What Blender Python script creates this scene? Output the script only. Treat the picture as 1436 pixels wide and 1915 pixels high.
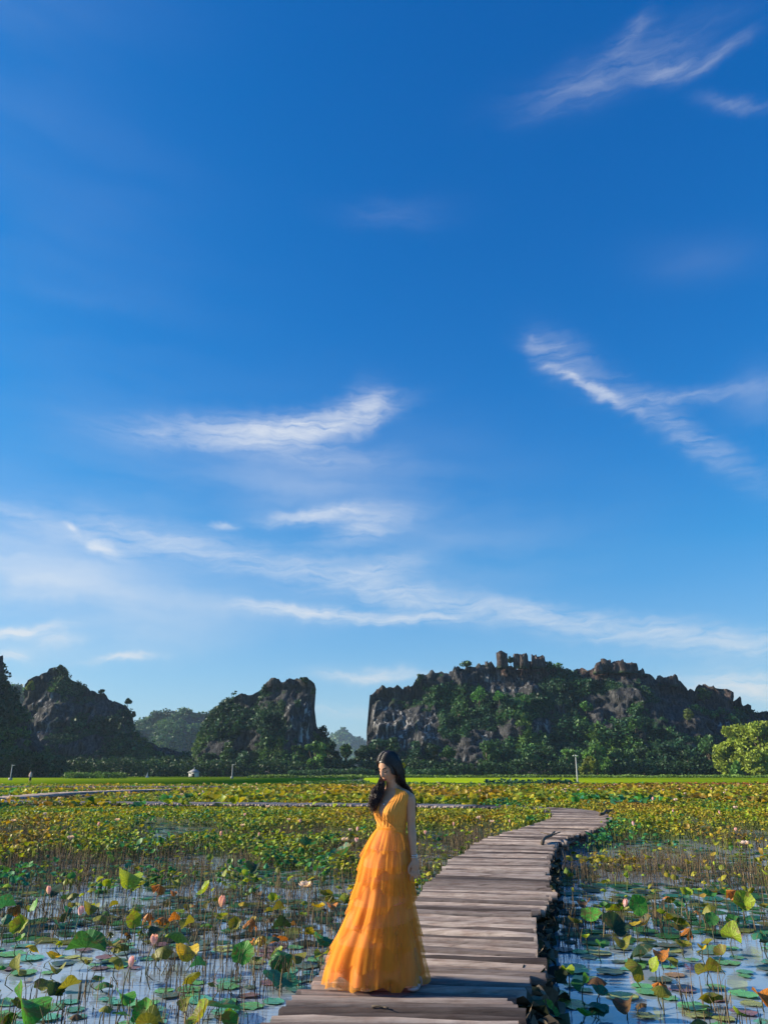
import bpy, bmesh, math, random
import numpy as np
from mathutils import Vector, Matrix, Euler

for o in list(bpy.data.objects):
    bpy.data.objects.remove(o, do_unlink=True)
SC = bpy.context.scene
COL = SC.collection
rng = np.random.default_rng(7)
random.seed(7)

# ------------------------------------------------------------------ camera
CAM_Z = 1.85                       # eye height over the water; the deck is 0.35 m over it
FPX, CX, CY = 1440.0, 718.0, 957.5
PITCH = math.atan(486.5 / 1440.0)
cam = bpy.data.cameras.new('camera')
cam.sensor_fit = 'VERTICAL'
cam.sensor_height = 36.0
cam.lens = 36.0 * FPX / 1915.0
cam.clip_start = 0.05
cam.clip_end = 20000.0
cam_o = bpy.data.objects.new('camera', cam)
COL.objects.link(cam_o)
cam_o.location = (0, 0, CAM_Z)
cam_o.rotation_euler = (math.pi / 2 + PITCH, 0, 0)
SC.camera = cam_o

def _ray(px, py):
    a = (px - CX) / FPX
    b = -(py - CY) / FPX
    return a, math.cos(PITCH) - b * math.sin(PITCH), math.sin(PITCH) + b * math.cos(PITCH)

def ground(px, py, z=0.0):
    """survey point: where the sight line meets the level z -> (X, Y)"""
    a, dy, dz = _ray(px, py)
    t = (z - CAM_Z) / dz
    return a * t, dy * t

def at(px, py, D):
    """survey point on the vertical plane Y = D -> (X, Z)"""
    a, dy, dz = _ray(px, py)
    t = D / dy
    return a * t, CAM_Z + dz * t

def azel(px, py):
    a, dy, dz = _ray(px, py)
    return math.degrees(math.atan2(a, dy)), math.degrees(math.atan2(dz, math.hypot(a, dy)))

# ------------------------------------------------------------------ sun, sky, exposure
SUN_AZ, SUN_EL = -87.0, 22.0        # degrees, azimuth from +Y towards +X
_a, _e = math.radians(SUN_AZ), math.radians(SUN_EL)
sun_dir = Vector((math.sin(_a) * math.cos(_e), math.cos(_a) * math.cos(_e), math.sin(_e)))
sl = bpy.data.lights.new('sun', 'SUN')
sl.energy = 5.0
sl.angle = math.radians(3.0)
sl.color = (1.0, 0.86, 0.66)
sun_o = bpy.data.objects.new('sun', sl)
sun_o.rotation_euler = sun_dir.to_track_quat('Z', 'Y').to_euler()
sun_o.location = sun_dir * 50
COL.objects.link(sun_o)

world = bpy.data.worlds.new('World')
SC.world = world
world.use_nodes = True
world.cycles.sampling_method = 'MANUAL'
world.cycles.sample_map_resolution = 512

class NT:
    """small helper for writing node trees"""
    def __init__(s, tree):
        s.t = tree
        tree.nodes.clear()
    def n(s, kind, ins=None, **kw):
        nd = s.t.nodes.new(kind)
        for k, v in kw.items():
            setattr(nd, k, v)
        for k, v in (ins or {}).items():
            sock = nd.inputs[k]
            if hasattr(v, 'is_linked') or hasattr(v, 'node'):
                s.t.links.new(v, sock)
            else:
                sock.default_value = v
        return nd
    def m(s, op, a, b=None, c=None, clamp=False):
        nd = s.t.nodes.new('ShaderNodeMath')
        nd.operation = op
        nd.use_clamp = clamp
        for i, v in enumerate((a, b, c)):
            if v is None:
                continue
            if hasattr(v, 'node'):
                s.t.links.new(v, nd.inputs[i])
            else:
                nd.inputs[i].default_value = v
        return nd.outputs[0]
    def v(s, op, a, b=None):
        nd = s.t.nodes.new('ShaderNodeVectorMath')
        nd.operation = op
        for i, q in enumerate((a, b)):
            if q is None:
                continue
            if hasattr(q, 'node'):
                s.t.links.new(q, nd.inputs[i])
            else:
                nd.inputs[i].default_value = q
        return nd
    def noise(s, vec, scale, detail=4, rough=0.55, dist=0.0):
        nd = s.n('ShaderNodeTexNoise', {'Scale': scale, 'Detail': detail, 'Roughness': rough, 'Distortion': dist})
        if vec is not None:
            s.t.links.new(vec, nd.inputs['Vector'])
        return nd
    def ramp(s, fac, stops, interp='LINEAR'):
        nd = s.t.nodes.new('ShaderNodeValToRGB')
        nd.color_ramp.interpolation = interp
        el = nd.color_ramp.elements
        while len(el) < len(stops):
            el.new(0.5)
        for e, (p, c) in zip(el, stops):
            e.position = p
            e.color = (c if len(c) == 4 else (*c, 1.0)) if not isinstance(c, (int, float)) else (c, c, c, 1)
        s.t.links.new(fac, nd.inputs[0])
        return nd.outputs[0]
    def mix(s, fac, a, b, blend='MIX'):
        nd = s.t.nodes.new('ShaderNodeMix')
        nd.data_type = 'RGBA'
        nd.blend_type = blend
        nd.clamp_factor = True
        for i, q in ((0, fac), (6, a), (7, b)):
            if hasattr(q, 'node'):
                s.t.links.new(q, nd.inputs[i])
            else:
                nd.inputs[i].default_value = q if i == 0 or len(q) == 4 else (*q, 1.0)
        return nd.outputs[2]
    def link(s, a, b):
        s.t.links.new(a, b)

def build_sky():
    w = NT(world.node_tree)
    sky = w.n('ShaderNodeTexSky', sky_type='NISHITA')
    sky.sun_disc = False
    sky.sun_elevation = math.radians(SUN_EL)
    sky.sun_rotation = math.radians(SUN_AZ)
    sky.altitude = 0.0
    sky.air_density = 1.0
    sky.dust_density = 0.35
    sky.ozone_density = 3.0
    sc = w.n('ShaderNodeSeparateColor', {0: sky.outputs[0]})
    # the deep polarised blue of the photograph: less red, more blue over the whole dome
    r_ = w.m('MAXIMUM', w.m('SUBTRACT', w.m('MULTIPLY', sc.outputs[0], 1.15 * SKY_VALUE), 1.62), w.m('MULTIPLY', sc.outputs[0], 0.012))
    g_ = w.m('MULTIPLY', sc.outputs[1], 1.14 * SKY_VALUE)
    b_ = w.m('DIVIDE', w.m('MULTIPLY', sc.outputs[2], 2.85 * SKY_VALUE), w.m('ADD', w.m('MULTIPLY', sc.outputs[2], 0.14 * SKY_VALUE), 1.0))
    hsv = w.n('ShaderNodeCombineColor', {0: r_, 1: g_, 2: b_})
    # cirrus: every wisp has its own bearing, height over the horizon, length, width and slope
    tc = w.n('ShaderNodeTexCoord')
    sep = w.n('ShaderNodeSeparateXYZ', {0: tc.outputs['Generated']})
    az = w.m('MULTIPLY', w.m('ARCTAN2', sep.outputs[0], sep.outputs[1]), 57.2958)
    el = w.m('MULTIPLY', w.m('ARCSINE', sep.outputs[2]), 57.2958)
    azc = w.m('MULTIPLY', az, w.m('COSINE', w.m('MULTIPLY', el, 1 / 57.2958)))      # bearing shrunk with height: true angular lengths
    ae = w.n('ShaderNodeCombineXYZ', {0: azc, 1: el, 2: 0.0}).outputs[0]
    wn = w.noise(ae, 0.13, 3, 0.55)
    wv = w.v('MULTIPLY', w.v('SUBTRACT', wn.outputs['Color'], (0.5, 0.5, 0.5)).outputs[0], (2.6, 1.7, 0)).outputs[0]
    wn2 = w.noise(ae, 0.7, 4, 0.55)
    wv2 = w.v('MULTIPLY', w.v('SUBTRACT', wn2.outputs['Color'], (0.5, 0.5, 0.5)).outputs[0], (1.6, 0.9, 0)).outputs[0]
    p = w.v('ADD', w.v('ADD', ae, wv).outputs[0], wv2).outputs[0]
    st = w.n('ShaderNodeMapping', {'Vector': p, 'Rotation': (0, 0, math.radians(-8)), 'Scale': (0.22, 1.3, 1.0)}).outputs[0]
    n1 = w.noise(st, 1.0, 6, 0.62, 0.8).outputs[0]
    st2 = w.n('ShaderNodeMapping', {'Vector': p, 'Rotation': (0, 0, math.radians(36)), 'Scale': (0.3, 1.7, 1.0)}).outputs[0]
    n2 = w.noise(st2, 1.0, 4, 0.6, 0.5).outputs[0]
    n3 = w.noise(w.n('ShaderNodeMapping', {'Vector': p, 'Rotation': (0, 0, math.radians(8)), 'Scale': (0.07, 0.28, 1.0)}).outputs[0], 1.0, 4, 0.5).outputs[0]
    tot = veil = None
    for (px, py, L, W, ang, s) in WISPS:
        def sp(x, y):
            a, e = azel(x, y)
            return np.array([a * math.cos(math.radians(e)), e])
        ca, sa = math.cos(math.radians(ang)), math.sin(math.radians(ang))
        c0 = sp(px, py)
        du = sp(px + ca * L / 2, py - sa * L / 2) - sp(px - ca * L / 2, py + sa * L / 2)
        dv = sp(px - sa * W / 2, py - ca * W / 2) - sp(px + sa * W / 2, py + ca * W / 2)
        mp = w.n('ShaderNodeMapping', {'Vector': p, 'Location': (c0[0], c0[1], 0), 'Rotation': (0, 0, math.atan2(du[1], du[0])),
                                       'Scale': (np.hypot(*du), np.hypot(*dv), 1.0)}, vector_type='TEXTURE')
        d = w.v('DOT_PRODUCT', mp.outputs[0], mp.outputs[0]).outputs['Value']
        g = w.m('MULTIPLY', w.m('POWER', 2.718, w.m('MULTIPLY', d, -1.0)), s)
        if W < 36:
            tot = g if tot is None else w.m('ADD', tot, g)
        else:
            veil = g if veil is None else w.m('ADD', veil, g)
    right = w.n('ShaderNodeMapRange', {'Value': azc, 'From Min': 5.0, 'From Max': 11.0}, interpolation_type='SMOOTHSTEP').outputs[0]
    fa = w.m('ADD', w.m('MULTIPLY', n1, w.m('SUBTRACT', 1.65, w.m('MULTIPLY', right, 0.9))), w.m('MULTIPLY', n2, w.m('ADD', 0.65, w.m('MULTIPLY', right, 0.9))))
    tex = fa
    tex = w.n('ShaderNodeMapRange', {'Value': tex, 'From Min': 0.80, 'From Max': 1.55, 'To Min': 0.16, 'To Max': 1.30}).outputs[0]
    cov = w.m('ADD', w.m('MULTIPLY', tot, tex), w.m('MULTIPLY', veil, w.n('ShaderNodeMapRange', {'Value': n3, 'From Min': 0.35, 'From Max': 0.68, 'To Min': 0.3, 'To Max': 1.4}).outputs[0]))
    cov = w.m('SUBTRACT', 1.0, w.m('POWER', 2.718, w.m('MULTIPLY', cov, -1.15)))
    # thin milky air low over the horizon
    low = w.m('POWER', 2.718, w.m('MULTIPLY', w.m('MAXIMUM', el, 0.0), -0.13))
    c1 = w.mix(w.m('MULTIPLY', low, 0.74), hsv.outputs[0], HORIZON_C)
    warm = w.ramp(w.m('MULTIPLY', el, 1 / 40.0), [(0.0, CLOUD_LOW), (0.35, CLOUD_HIGH)])
    warm = w.v('SCALE', warm)
    warm.inputs['Scale'].default_value = CLOUD_GAIN
    c2 = w.mix(cov, c1, warm.outputs[0])
    bg = w.n('ShaderNodeBackground', {'Color': c2, 'Strength': SKY_STRENGTH})
    out = w.n('ShaderNodeOutputWorld')
    w.link(bg.outputs[0], out.inputs[0])

SKY_STRENGTH = 0.052
SKY_VALUE = 1.0
HORIZON_C = (4.9, 6.9, 7.2)
CLOUD_LOW, CLOUD_HIGH, CLOUD_GAIN = (1.0, 0.93, 0.84), (0.93, 0.96, 1.0), 9.0
WISPS = [
    (590, 792, 105, 20, 12, 1.3), (420, 800, 170, 24, 2, .5), (690, 760, 40, 28, 40, .45), (540, 838, 170, 24, -8, .28),
    (1105, 728, 85, 11, -30, .68), (1290, 820, 150, 28, -34, .24), (1060, 672, 60, 32, -40, .28), (1300, 735, 130, 14, 6, .26),
    (1425, 735, 60, 40, 0, .16), (1003, 640, 14, 20, 60, .3),
    (600, 965, 75, 13, 4, .95), (690, 985, 70, 24, 18, .5), (725, 1060, 60, 18, 12, .4), (415, 980, 26, 6, 0, .6),
    (200, 1025, 40, 11, -22, .95), (140, 980, 14, 7, -38, .8),
    (30, 1060, 210, 60, -8, .75), (120, 985, 200, 26, -14, .35), (300, 1130, 300, 40, -4, .28), (180, 1200, 200, 36, 0, .30), (700, 1040, 160, 60, 0, .10), (560, 880, 200, 60, -10, .14), (330, 1020, 150, 22, -18, .28), (640, 1085, 330, 30, -13, .42), (1060, 1160, 340, 22, -8, .44), (1330, 1205, 200, 26, -5, .3),
    (565, 1145, 110, 11, -3, 1.2), (760, 1157, 120, 9, 3, .7),
    (45, 1178, 75, 11, 4, 1.2), (110, 1197, 35, 12, 0, .55), (25, 1222, 30, 10, 0, .7), (230, 1231, 52, 6, 4, 1.0),
    (700, 1265, 85, 11, 0, .8), (1400, 1288, 130, 24, -3, .9), (30, 1290, 90, 22, 0, .45), (620, 1330, 70, 10, 0, .35),
    (1160, 125, 170, 34, 22, .11), (1080, 175, 110, 30, 20, .08), (1335, 105, 60, 12, 32, .22), (1250, 125, 60, 14, 15, .2), (1185, 60, 40, 16, 40, .2), (1360, 197, 50, 14, -15, .16),
    (380, 930, 380, 150, 0, .10), (860, 1010, 300, 120, -10, .08), (60, 420, 280, 330, 0, .035), (740, 400, 100, 26, 0, .05),
    (1310, 480, 120, 40, 0, .035), (60, 30, 300, 130, 0, .02),
]
build_sky()

SC.view_settings.view_transform = 'Standard'
SC.view_settings.look = 'None'
SC.view_settings.exposure = 0.95
SC.view_settings.gamma = 1.0
SC.view_settings.use_curve_mapping = False
SC.render.engine = 'CYCLES'
SC.cycles.use_denoising = True
SC.cycles.max_bounces = 8
SC.cycles.transparent_max_bounces = 12
SC.cycles.volume_bounces = 0
SC.cycles.caustics_reflective = False
SC.cycles.caustics_refractive = False
SC.cycles.sample_clamp_indirect = 6.0

# ------------------------------------------------------------------ helpers
def _h(ix, iy, iz, seed):
    n = (ix.astype(np.int64) * 374761393 + iy.astype(np.int64) * 668265263 + iz.astype(np.int64) * 2147483647 + seed * 1274126177) & 0xFFFFFFFF
    n = ((n ^ (n >> 13)) * 1274126177) & 0xFFFFFFFF
    n = (n ^ (n >> 16)) & 0xFFFFFFFF
    n = (n * 2246822519) & 0xFFFFFFFF
    return ((n ^ (n >> 15)) & 0xFFFFFF) / float(0xFFFFFF)

def vnoise(x, y=0.0, z=0.0, seed=0):
    x, y, z = np.broadcast_arrays(np.asarray(x, float), np.asarray(y, float), np.asarray(z, float))
    ix, iy, iz = np.floor(x).astype(np.int64), np.floor(y).astype(np.int64), np.floor(z).astype(np.int64)
    fx, fy, fz = x - ix, y - iy, z - iz
    fx, fy, fz = (q * q * (3 - 2 * q) for q in (fx, fy, fz))
    r = 0
    for a in (0, 1):
        for b in (0, 1):
            for c in (0, 1):
                w = (fx if a else 1 - fx) * (fy if b else 1 - fy) * (fz if c else 1 - fz)
                r = r + w * _h(ix + a, iy + b, iz + c, seed)
    return r

def fbm(x, y=0.0, z=0.0, o=4, seed=0, gain=0.5):
    r, a, s, f = 0, 1.0, 0.0, 1.0
    for k in range(o):
        r = r + a * vnoise(np.asarray(x) * f, np.asarray(y) * f, np.asarray(z) * f, seed + 17 * k)
        s += a
        a *= gain
        f *= 2.03
    return r / s

def mesh_np(name, V, F, mat=None, smooth=False, tint=None):
    """V (n,3); F: (m,k) int array, or a list of such arrays; tint: (n,3) or (n,4) colours per vertex"""
    me = bpy.data.meshes.new(name)
    Fs = [f for f in (F if isinstance(F, list) else [F]) if len(f)]
    V = np.asarray(V, np.float32)
    me.vertices.add(len(V))
    me.vertices.foreach_set('co', V.ravel())
    li = np.concatenate([np.asarray(f, np.int32).ravel() for f in Fs])
    cnt = np.concatenate([np.full(len(f), np.asarray(f).shape[1], np.int32) for f in Fs])
    me.loops.add(len(li))
    me.loops.foreach_set('vertex_index', li)
    me.polygons.add(len(cnt))
    st = np.concatenate([[0], np.cumsum(cnt)[:-1]]).astype(np.int32)
    me.polygons.foreach_set('loop_start', st)
    me.polygons.foreach_set('loop_total', cnt)
    if smooth:
        me.polygons.foreach_set('use_smooth', np.ones(len(cnt), bool))
    if tint is not None:
        t = np.asarray(tint, np.float32)
        if t.shape[1] == 3:
            t = np.hstack([t, np.ones((len(t), 1), np.float32)])
        at_ = me.color_attributes.new('tint', 'FLOAT_COLOR', 'POINT')
        at_.data.foreach_set('color', t.ravel())
    me.update(calc_edges=True)
    me.validate()
    if mat is not None:
        me.materials.append(mat)
    return me

def link(name, me, parent=None, loc=None, label=None, cat=None, group=None, kind=None):
    o = bpy.data.objects.new(name, me)
    COL.objects.link(o)
    if parent is not None:
        o.parent = parent
    if loc is not None:
        o.location = loc
    if label:
        o['label'] = label
    if cat:
        o['category'] = cat
    if group:
        o['group'] = group
    if kind:
        o['kind'] = kind
    return o

def tube(pts, radii, n=6, caps=True, twist=0.0):
    """swept tube -> V, quads, tris"""
    P = np.asarray(pts, float)
    R = np.broadcast_to(np.asarray(radii, float), (len(P),))
    T = np.gradient(P, axis=0)
    T /= np.linalg.norm(T, axis=1)[:, None] + 1e-9
    ref = np.array([0, 0, 1.0]) if abs(T[:, 2]).mean() < 0.9 else np.array([1.0, 0, 0])
    U = np.cross(ref, T)
    U /= np.linalg.norm(U, axis=1)[:, None] + 1e-9
    W = np.cross(T, U)
    a = np.arange(n) / n * 2 * math.pi + twist
    V = (P[:, None, :] + R[:, None, None] * (np.cos(a)[None, :, None] * U[:, None, :] + np.sin(a)[None, :, None] * W[:, None, :])).reshape(-1, 3)
    i = np.arange(len(P) - 1)[:, None] * n
    j = np.arange(n)[None, :]
    k = (j + 1) % n
    Q = np.stack([i + j, i + k, i + n + k, i + n + j], -1).reshape(-1, 4)
    T3 = np.zeros((0, 3), int)
    if caps:
        c0, c1 = len(V), len(V) + 1
        V = np.vstack([V, P[0], P[-1]])
        jj = np.arange(n)
        kk = (jj + 1) % n
        b = (len(P) - 1) * n
        T3 = np.vstack([np.stack([kk, jj, np.full(n, c0)], -1), np.stack([b + jj, b + kk, np.full(n, c1)], -1)])
    return V, Q, T3

class MB:
    """collects shapes into one mesh"""
    def __init__(s):
        s.V, s.Q, s.T, s.C, s.n = [], [], [], [], 0
    def add(s, V, Q=None, T=None, c=None):
        V = np.asarray(V, float)
        s.V.append(V)
        if Q is not None and len(Q):
            s.Q.append(np.asarray(Q) + s.n)
        if T is not None and len(T):
            s.T.append(np.asarray(T) + s.n)
        s.C.append(np.tile(np.asarray(c if c is not None else (1, 1, 1), float)[:3], (len(V), 1)))
        s.n += len(V)
        return s
    def tube(s, pts, r, n=6, c=None):
        V, Q, T = tube(pts, r, n)
        return s.add(V, Q, T, c)
    def box(s, c, d, rot=0.0, col=None):
        d = np.asarray(d, float) / 2
        V = np.array([[x, y, z] for x in (-1, 1) for y in (-1, 1) for z in (-1, 1)], float) * d
        ca, sa = math.cos(rot), math.sin(rot)
        V = V @ np.array([[ca, sa, 0], [-sa, ca, 0], [0, 0, 1]]) + np.asarray(c, float)
        return s.add(V, [[0, 1, 3, 2], [4, 6, 7, 5], [0, 4, 5, 1], [2, 3, 7, 6], [0, 2, 6, 4], [1, 5, 7, 3]], None, col)
    def mesh(s, name, mat, smooth=False, tint=False):
        F = []
        if s.Q:
            F.append(np.vstack(s.Q))
        if s.T:
            F.append(np.vstack(s.T))
        return mesh_np(name, np.vstack(s.V), F, mat, smooth, np.vstack(s.C) if tint else None)

# ------------------------------------------------------------------ materials
def new_mat(name):
    m = bpy.data.materials.new(name)
    m.use_nodes = True
    return m, NT(m.node_tree)

def finish(m, w, bsdf, bump=None):
    out = w.n('ShaderNodeOutputMaterial')
    w.link(bsdf, out.inputs[0])
    return m

def simple(name, col, rough=0.6, metal=0.0, noise=0.25, scale=6.0, bump=0.0):
    m, w = new_mat(name)
    tc = w.n('ShaderNodeTexCoord').outputs['Object']
    nz = w.noise(tc, scale, 5).outputs[0]
    c = w.mix(nz, tuple(q * (1 - noise) for q in col), tuple(min(1, q * (1 + noise)) for q in col))
    b = w.n('ShaderNodeBsdfPrincipled', {'Base Color': c, 'Roughness': rough, 'Metallic': metal})
    if bump:
        bp = w.n('ShaderNodeBump', {'Strength': bump, 'Distance': 0.02, 'Height': nz})
        w.link(bp.outputs[0], b.inputs['Normal'])
    return finish(m, w, b.outputs[0])

def leafy(name, source, rough=0.5, trans=0.3, spec=0.4, vein=0.0, dust=0.0):
    """leaf material: colour from a vertex tint ('tint'), the object colour ('object') or fixed"""
    m, w = new_mat(name)
    if source == 'tint':
        base = w.n('ShaderNodeVertexColor', layer_name='tint').outputs[0]
    elif source == 'object':
        base = w.n('ShaderNodeObjectInfo').outputs['Color']
    else:
        rg = w.n('ShaderNodeRGB')
        rg.outputs[0].default_value = (*source, 1)
        base = rg.outputs[0]
    tc = w.n('ShaderNodeTexCoord').outputs['Object']
    nz = w.noise(tc, 14.0, 4).outputs[0]
    c = w.mix(0.75, base, w.ramp(nz, [(0.3, 0.55), (0.7, 1.5)]), 'MULTIPLY')
    bump = None
    if vein:
        sp = w.n('ShaderNodeSeparateXYZ', {0: tc})
        ang = w.m('ARCTAN2', sp.outputs[1], sp.outputs[0])
        wob = w.m('ADD', ang, w.m('MULTIPLY', nz, 0.15))
        ray = w.m('POWER', w.m('ABSOLUTE', w.m('COSINE', w.m('MULTIPLY', wob, 9.0))), 18.0)
        c = w.mix(w.m('MULTIPLY', ray, vein), c, w.mix(1.0, base, (2.2, 1.9, 1.7), 'MULTIPLY'))
        # dry, yellowing patches with a shape of their own
        pt = w.noise(tc, 5.0, 3).outputs[0]
        oi = w.n('ShaderNodeObjectInfo').outputs['Random']
        pf = w.n('ShaderNodeMapRange', {'Value': w.m('ADD', pt, w.m('MULTIPLY', oi, 0.16)), 'From Min': 0.62, 'From Max': 0.72}).outputs[0]
        c = w.mix(w.m('MULTIPLY', pf, 0.7), c, (0.16, 0.10, 0.03))
        bump = w.n('ShaderNodeBump', {'Strength': 0.35, 'Distance': 0.006, 'Height': w.m('ADD', ray, nz)}).outputs[0]
    p = w.n('ShaderNodeBsdfPrincipled', {'Base Color': c, 'Roughness': rough, 'Specular IOR Level': spec})
    t = w.n('ShaderNodeBsdfTranslucent', {'Color': w.mix(1.0, c, (1.5, 1.25, 0.5), 'MULTIPLY')})
    if bump is not None:
        w.link(bump, p.inputs['Normal'])
    mx = w.n('ShaderNodeMixShader', {0: trans, 1: p.outputs[0], 2: t.outputs[0]})
    return finish(m, w, mx.outputs[0])

M = {}
M['pad'] = leafy('floating pad', 'object', 0.32, 0.06, 0.7, vein=0.5)
M['lotus'] = leafy('lotus leaf', 'object', 0.5, 0.34, 0.4, vein=0.55)
M['lotus_far'] = leafy('lotus growth', 'tint', 0.5, 0.30, 0.35)
M['stem'] = leafy('lotus stem', (0.07, 0.075, 0.035), 0.6, 0.0, 0.3)
M['dead'] = leafy('dead stems', 'tint', 0.7, 0.0, 0.2)
M['foliage'] = leafy('tree foliage', 'tint', 0.55, 0.22, 0.3)
M['petal'] = leafy('lotus petals', 'tint', 0.5, 0.35, 0.3)
M['bark'] = simple('bark', (0.09, 0.07, 0.05), 0.9, 0, 0.4, 3.0, 0.6)
M['post'] = simple('grey concrete post', (0.30, 0.31, 0.31), 0.7, 0, 0.2, 2.0)
M['white'] = simple('white plaster', (0.5, 0.5, 0.49), 0.7, 0, 0.15, 1.0)
M['litter'] = leafy('dead leaf litter', 'tint', 0.85, 0.0, 0.15)
M['tiles'] = simple('roof tiles', (0.25, 0.26, 0.27), 0.7, 0, 0.3, 3.0)

def water_mat():
    m, w = new_mat('pond water')
    tc = w.n('ShaderNodeTexCoord').outputs['Object']
    n = w.noise(tc, 0.5, 4).outputs[0]
    c = w.mix(n, (0.22, 0.285, 0.34), (0.28, 0.35, 0.41))
    b = w.n('ShaderNodeBsdfPrincipled', {'Base Color': c, 'Roughness': 0.035, 'IOR': 1.45, 'Specular IOR Level': 0.9})
    h = w.m('ADD', w.m('MULTIPLY', w.noise(tc, 5.0, 3).outputs[0], 1.0), w.m('MULTIPLY', w.noise(tc, 22.0, 2).outputs[0], 0.22))
    bp = w.n('ShaderNodeBump', {'Strength': 0.16, 'Distance': 0.02, 'Height': h})
    w.link(bp.outputs[0], b.inputs['Normal'])
    return finish(m, w, b.outputs[0])
M['water'] = water_mat()

def log_mat():
    m, w = new_mat('weathered log')
    tc = w.n('ShaderNodeTexCoord')
    oi = w.n('ShaderNodeObjectInfo')
    off = w.v('SCALE', w.n('ShaderNodeCombineXYZ', {0: oi.outputs['Random'], 1: oi.outputs['Random'], 2: oi.outputs['Random']}).outputs[0])
    off.inputs['Scale'].default_value = 37.0
    geo = w.n('ShaderNodeNewGeometry').outputs['Position']
    q = w.v('ADD', geo, off.outputs[0]).outputs[0]
    mp = w.n('ShaderNodeMapping', {'Vector': q, 'Scale': (1.1, 24.0, 24.0)}).outputs[0]
    g = w.noise(mp, 1.0, 7, 0.68, 0.4).outputs[0]
    g2 = w.noise(q, 5.0, 4, 0.6).outputs[0]
    c = w.ramp(g, [(0.28, (0.055, 0.044, 0.038)), (0.40, (0.22, 0.185, 0.162)), (0.58, (0.33, 0.285, 0.255)), (0.80, (0.46, 0.41, 0.375))])
    c = w.mix(w.ramp(g2, [(0.45, 0.0), (0.75, 0.75)]), c, w.mix(1.0, c, (0.62, 0.50, 0.46), 'MULTIPLY'))
    tone = w.ramp(oi.outputs['Random'], [(0.0, (0.22, 0.20, 0.20)), (0.25, (0.55, 0.52, 0.52)), (0.6, (1.05, 1.0, 0.97)), (0.85, (1.4, 1.33, 1.26)), (1.0, (1.7, 1.62, 1.52))])
    c = w.mix(1.0, c, tone, 'MULTIPLY')
    b = w.n('ShaderNodeBsdfPrincipled', {'Base Color': c, 'Roughness': 0.78, 'Specular IOR Level': 0.25})
    bp = w.n('ShaderNodeBump', {'Strength': 0.7, 'Distance': 0.012, 'Height': g})
    w.link(bp.outputs[0], b.inputs['Normal'])
    return finish(m, w, b.outputs[0])
M['log'] = log_mat()

def rock_mat(name, haze_far=False):
    """limestone: tint carries (vegetation, pale streak, iron red)"""
    m, w = new_mat(name)
    at_ = w.n('ShaderNodeVertexColor', layer_name='tint').outputs[0]
    sp = w.n('ShaderNodeSeparateColor', {0: at_})
    tc = w.n('ShaderNodeTexCoord').outputs['Object']
    mp = w.n('ShaderNodeMapping', {'Vector': tc, 'Scale': (0.75, 0.4, 0.13)}).outputs[0]
    flute = w.noise(mp, 1.0, 8, 0.65, 0.6).outputs[0]
    mp2 = w.n('ShaderNodeMapping', {'Vector': tc, 'Scale': (0.06, 0.06, 0.5)}).outputs[0]
    bed = w.noise(mp2, 1.0, 6, 0.6, 0.3).outputs[0]
    blotch = w.noise(tc, 0.12, 6, 0.6).outputs[0]
    c = w.ramp(flute, [(0.32, (0.012, 0.014, 0.017)), (0.45, (0.036, 0.038, 0.042)), (0.58, (0.078, 0.080, 0.082)), (0.8, (0.20, 0.20, 0.20))])
    c = w.mix(w.ramp(bed, [(0.36, 0.75), (0.44, 0.0)]), c, (0.03, 0.03, 0.034))
    c = w.mix(w.m('MULTIPLY', sp.outputs[2], 0.8), c, w.mix(1.0, c, (1.6, 0.85, 0.62), 'MULTIPLY'))
    pale = w.m('MULTIPLY', sp.outputs[1], w.ramp(flute, [(0.53, 0.0), (0.60, 1.0)]))
    c = w.mix(pale, c, (0.42, 0.42, 0.41))
    gc = w.ramp(blotch, [(0.3, (0.012, 0.035, 0.016)), (0.55, (0.025, 0.06, 0.022)), (0.8, (0.05, 0.085, 0.02))])
    vf = w.n('ShaderNodeMapRange', {'Value': w.m('ADD', sp.outputs[0], w.m('MULTIPLY', w.m('SUBTRACT', flute, 0.5), 0.7)), 'From Min': 0.4, 'From Max': 0.6}).outputs[0]
    c = w.mix(vf, c, gc)
    b = w.n('ShaderNodeBsdfPrincipled', {'Base Color': c, 'Roughness': 0.9, 'Specular IOR Level': 0.15})
    bp = w.n('ShaderNodeBump', {'Strength': 1.0, 'Distance': 2.2, 'Height': w.m('ADD', flute, w.m('MULTIPLY', bed, 0.5))})
    w.link(bp.outputs[0], b.inputs['Normal'])
    return finish(m, w, b.outputs[0])
M['rock'] = rock_mat('karst limestone')

def field_mat():
    m, w = new_mat('mown rice field')
    tc = w.n('ShaderNodeTexCoord').outputs['Object']
    n1 = w.noise(w.n('ShaderNodeMapping', {'Vector': tc, 'Scale': (0.03, 0.12, 1)}).outputs[0], 1.0, 6).outputs[0]
    n2 = w.noise(tc, 1.4, 4).outputs[0]
    c = w.ramp(n1, [(0.3, (0.13, 0.21, 0.006)), (0.55, (0.20, 0.29, 0.006)), (0.75, (0.30, 0.33, 0.008))])
    c = w.mix(w.ramp(n2, [(0.4, 0.0), (0.8, 0.5)]), c, (0.10, 0.19, 0.02))
    b = w.n('ShaderNodeBsdfPrincipled', {'Base Color': c, 'Roughness': 0.8, 'Specular IOR Level': 0.0})
    bp = w.n('ShaderNodeBump', {'Strength': 0.6, 'Distance': 0.3, 'Height': n2})
    w.link(bp.outputs[0], b.inputs['Normal'])
    return finish(m, w, b.outputs[0])
M['field'] = field_mat()
M['mud'] = simple('wet mud', (0.05, 0.042, 0.032), 0.75, 0, 0.4, 1.5, 0.5)
M['ground'] = simple('valley ground', (0.05, 0.08, 0.025), 0.9, 0, 0.4, 0.02)

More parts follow.
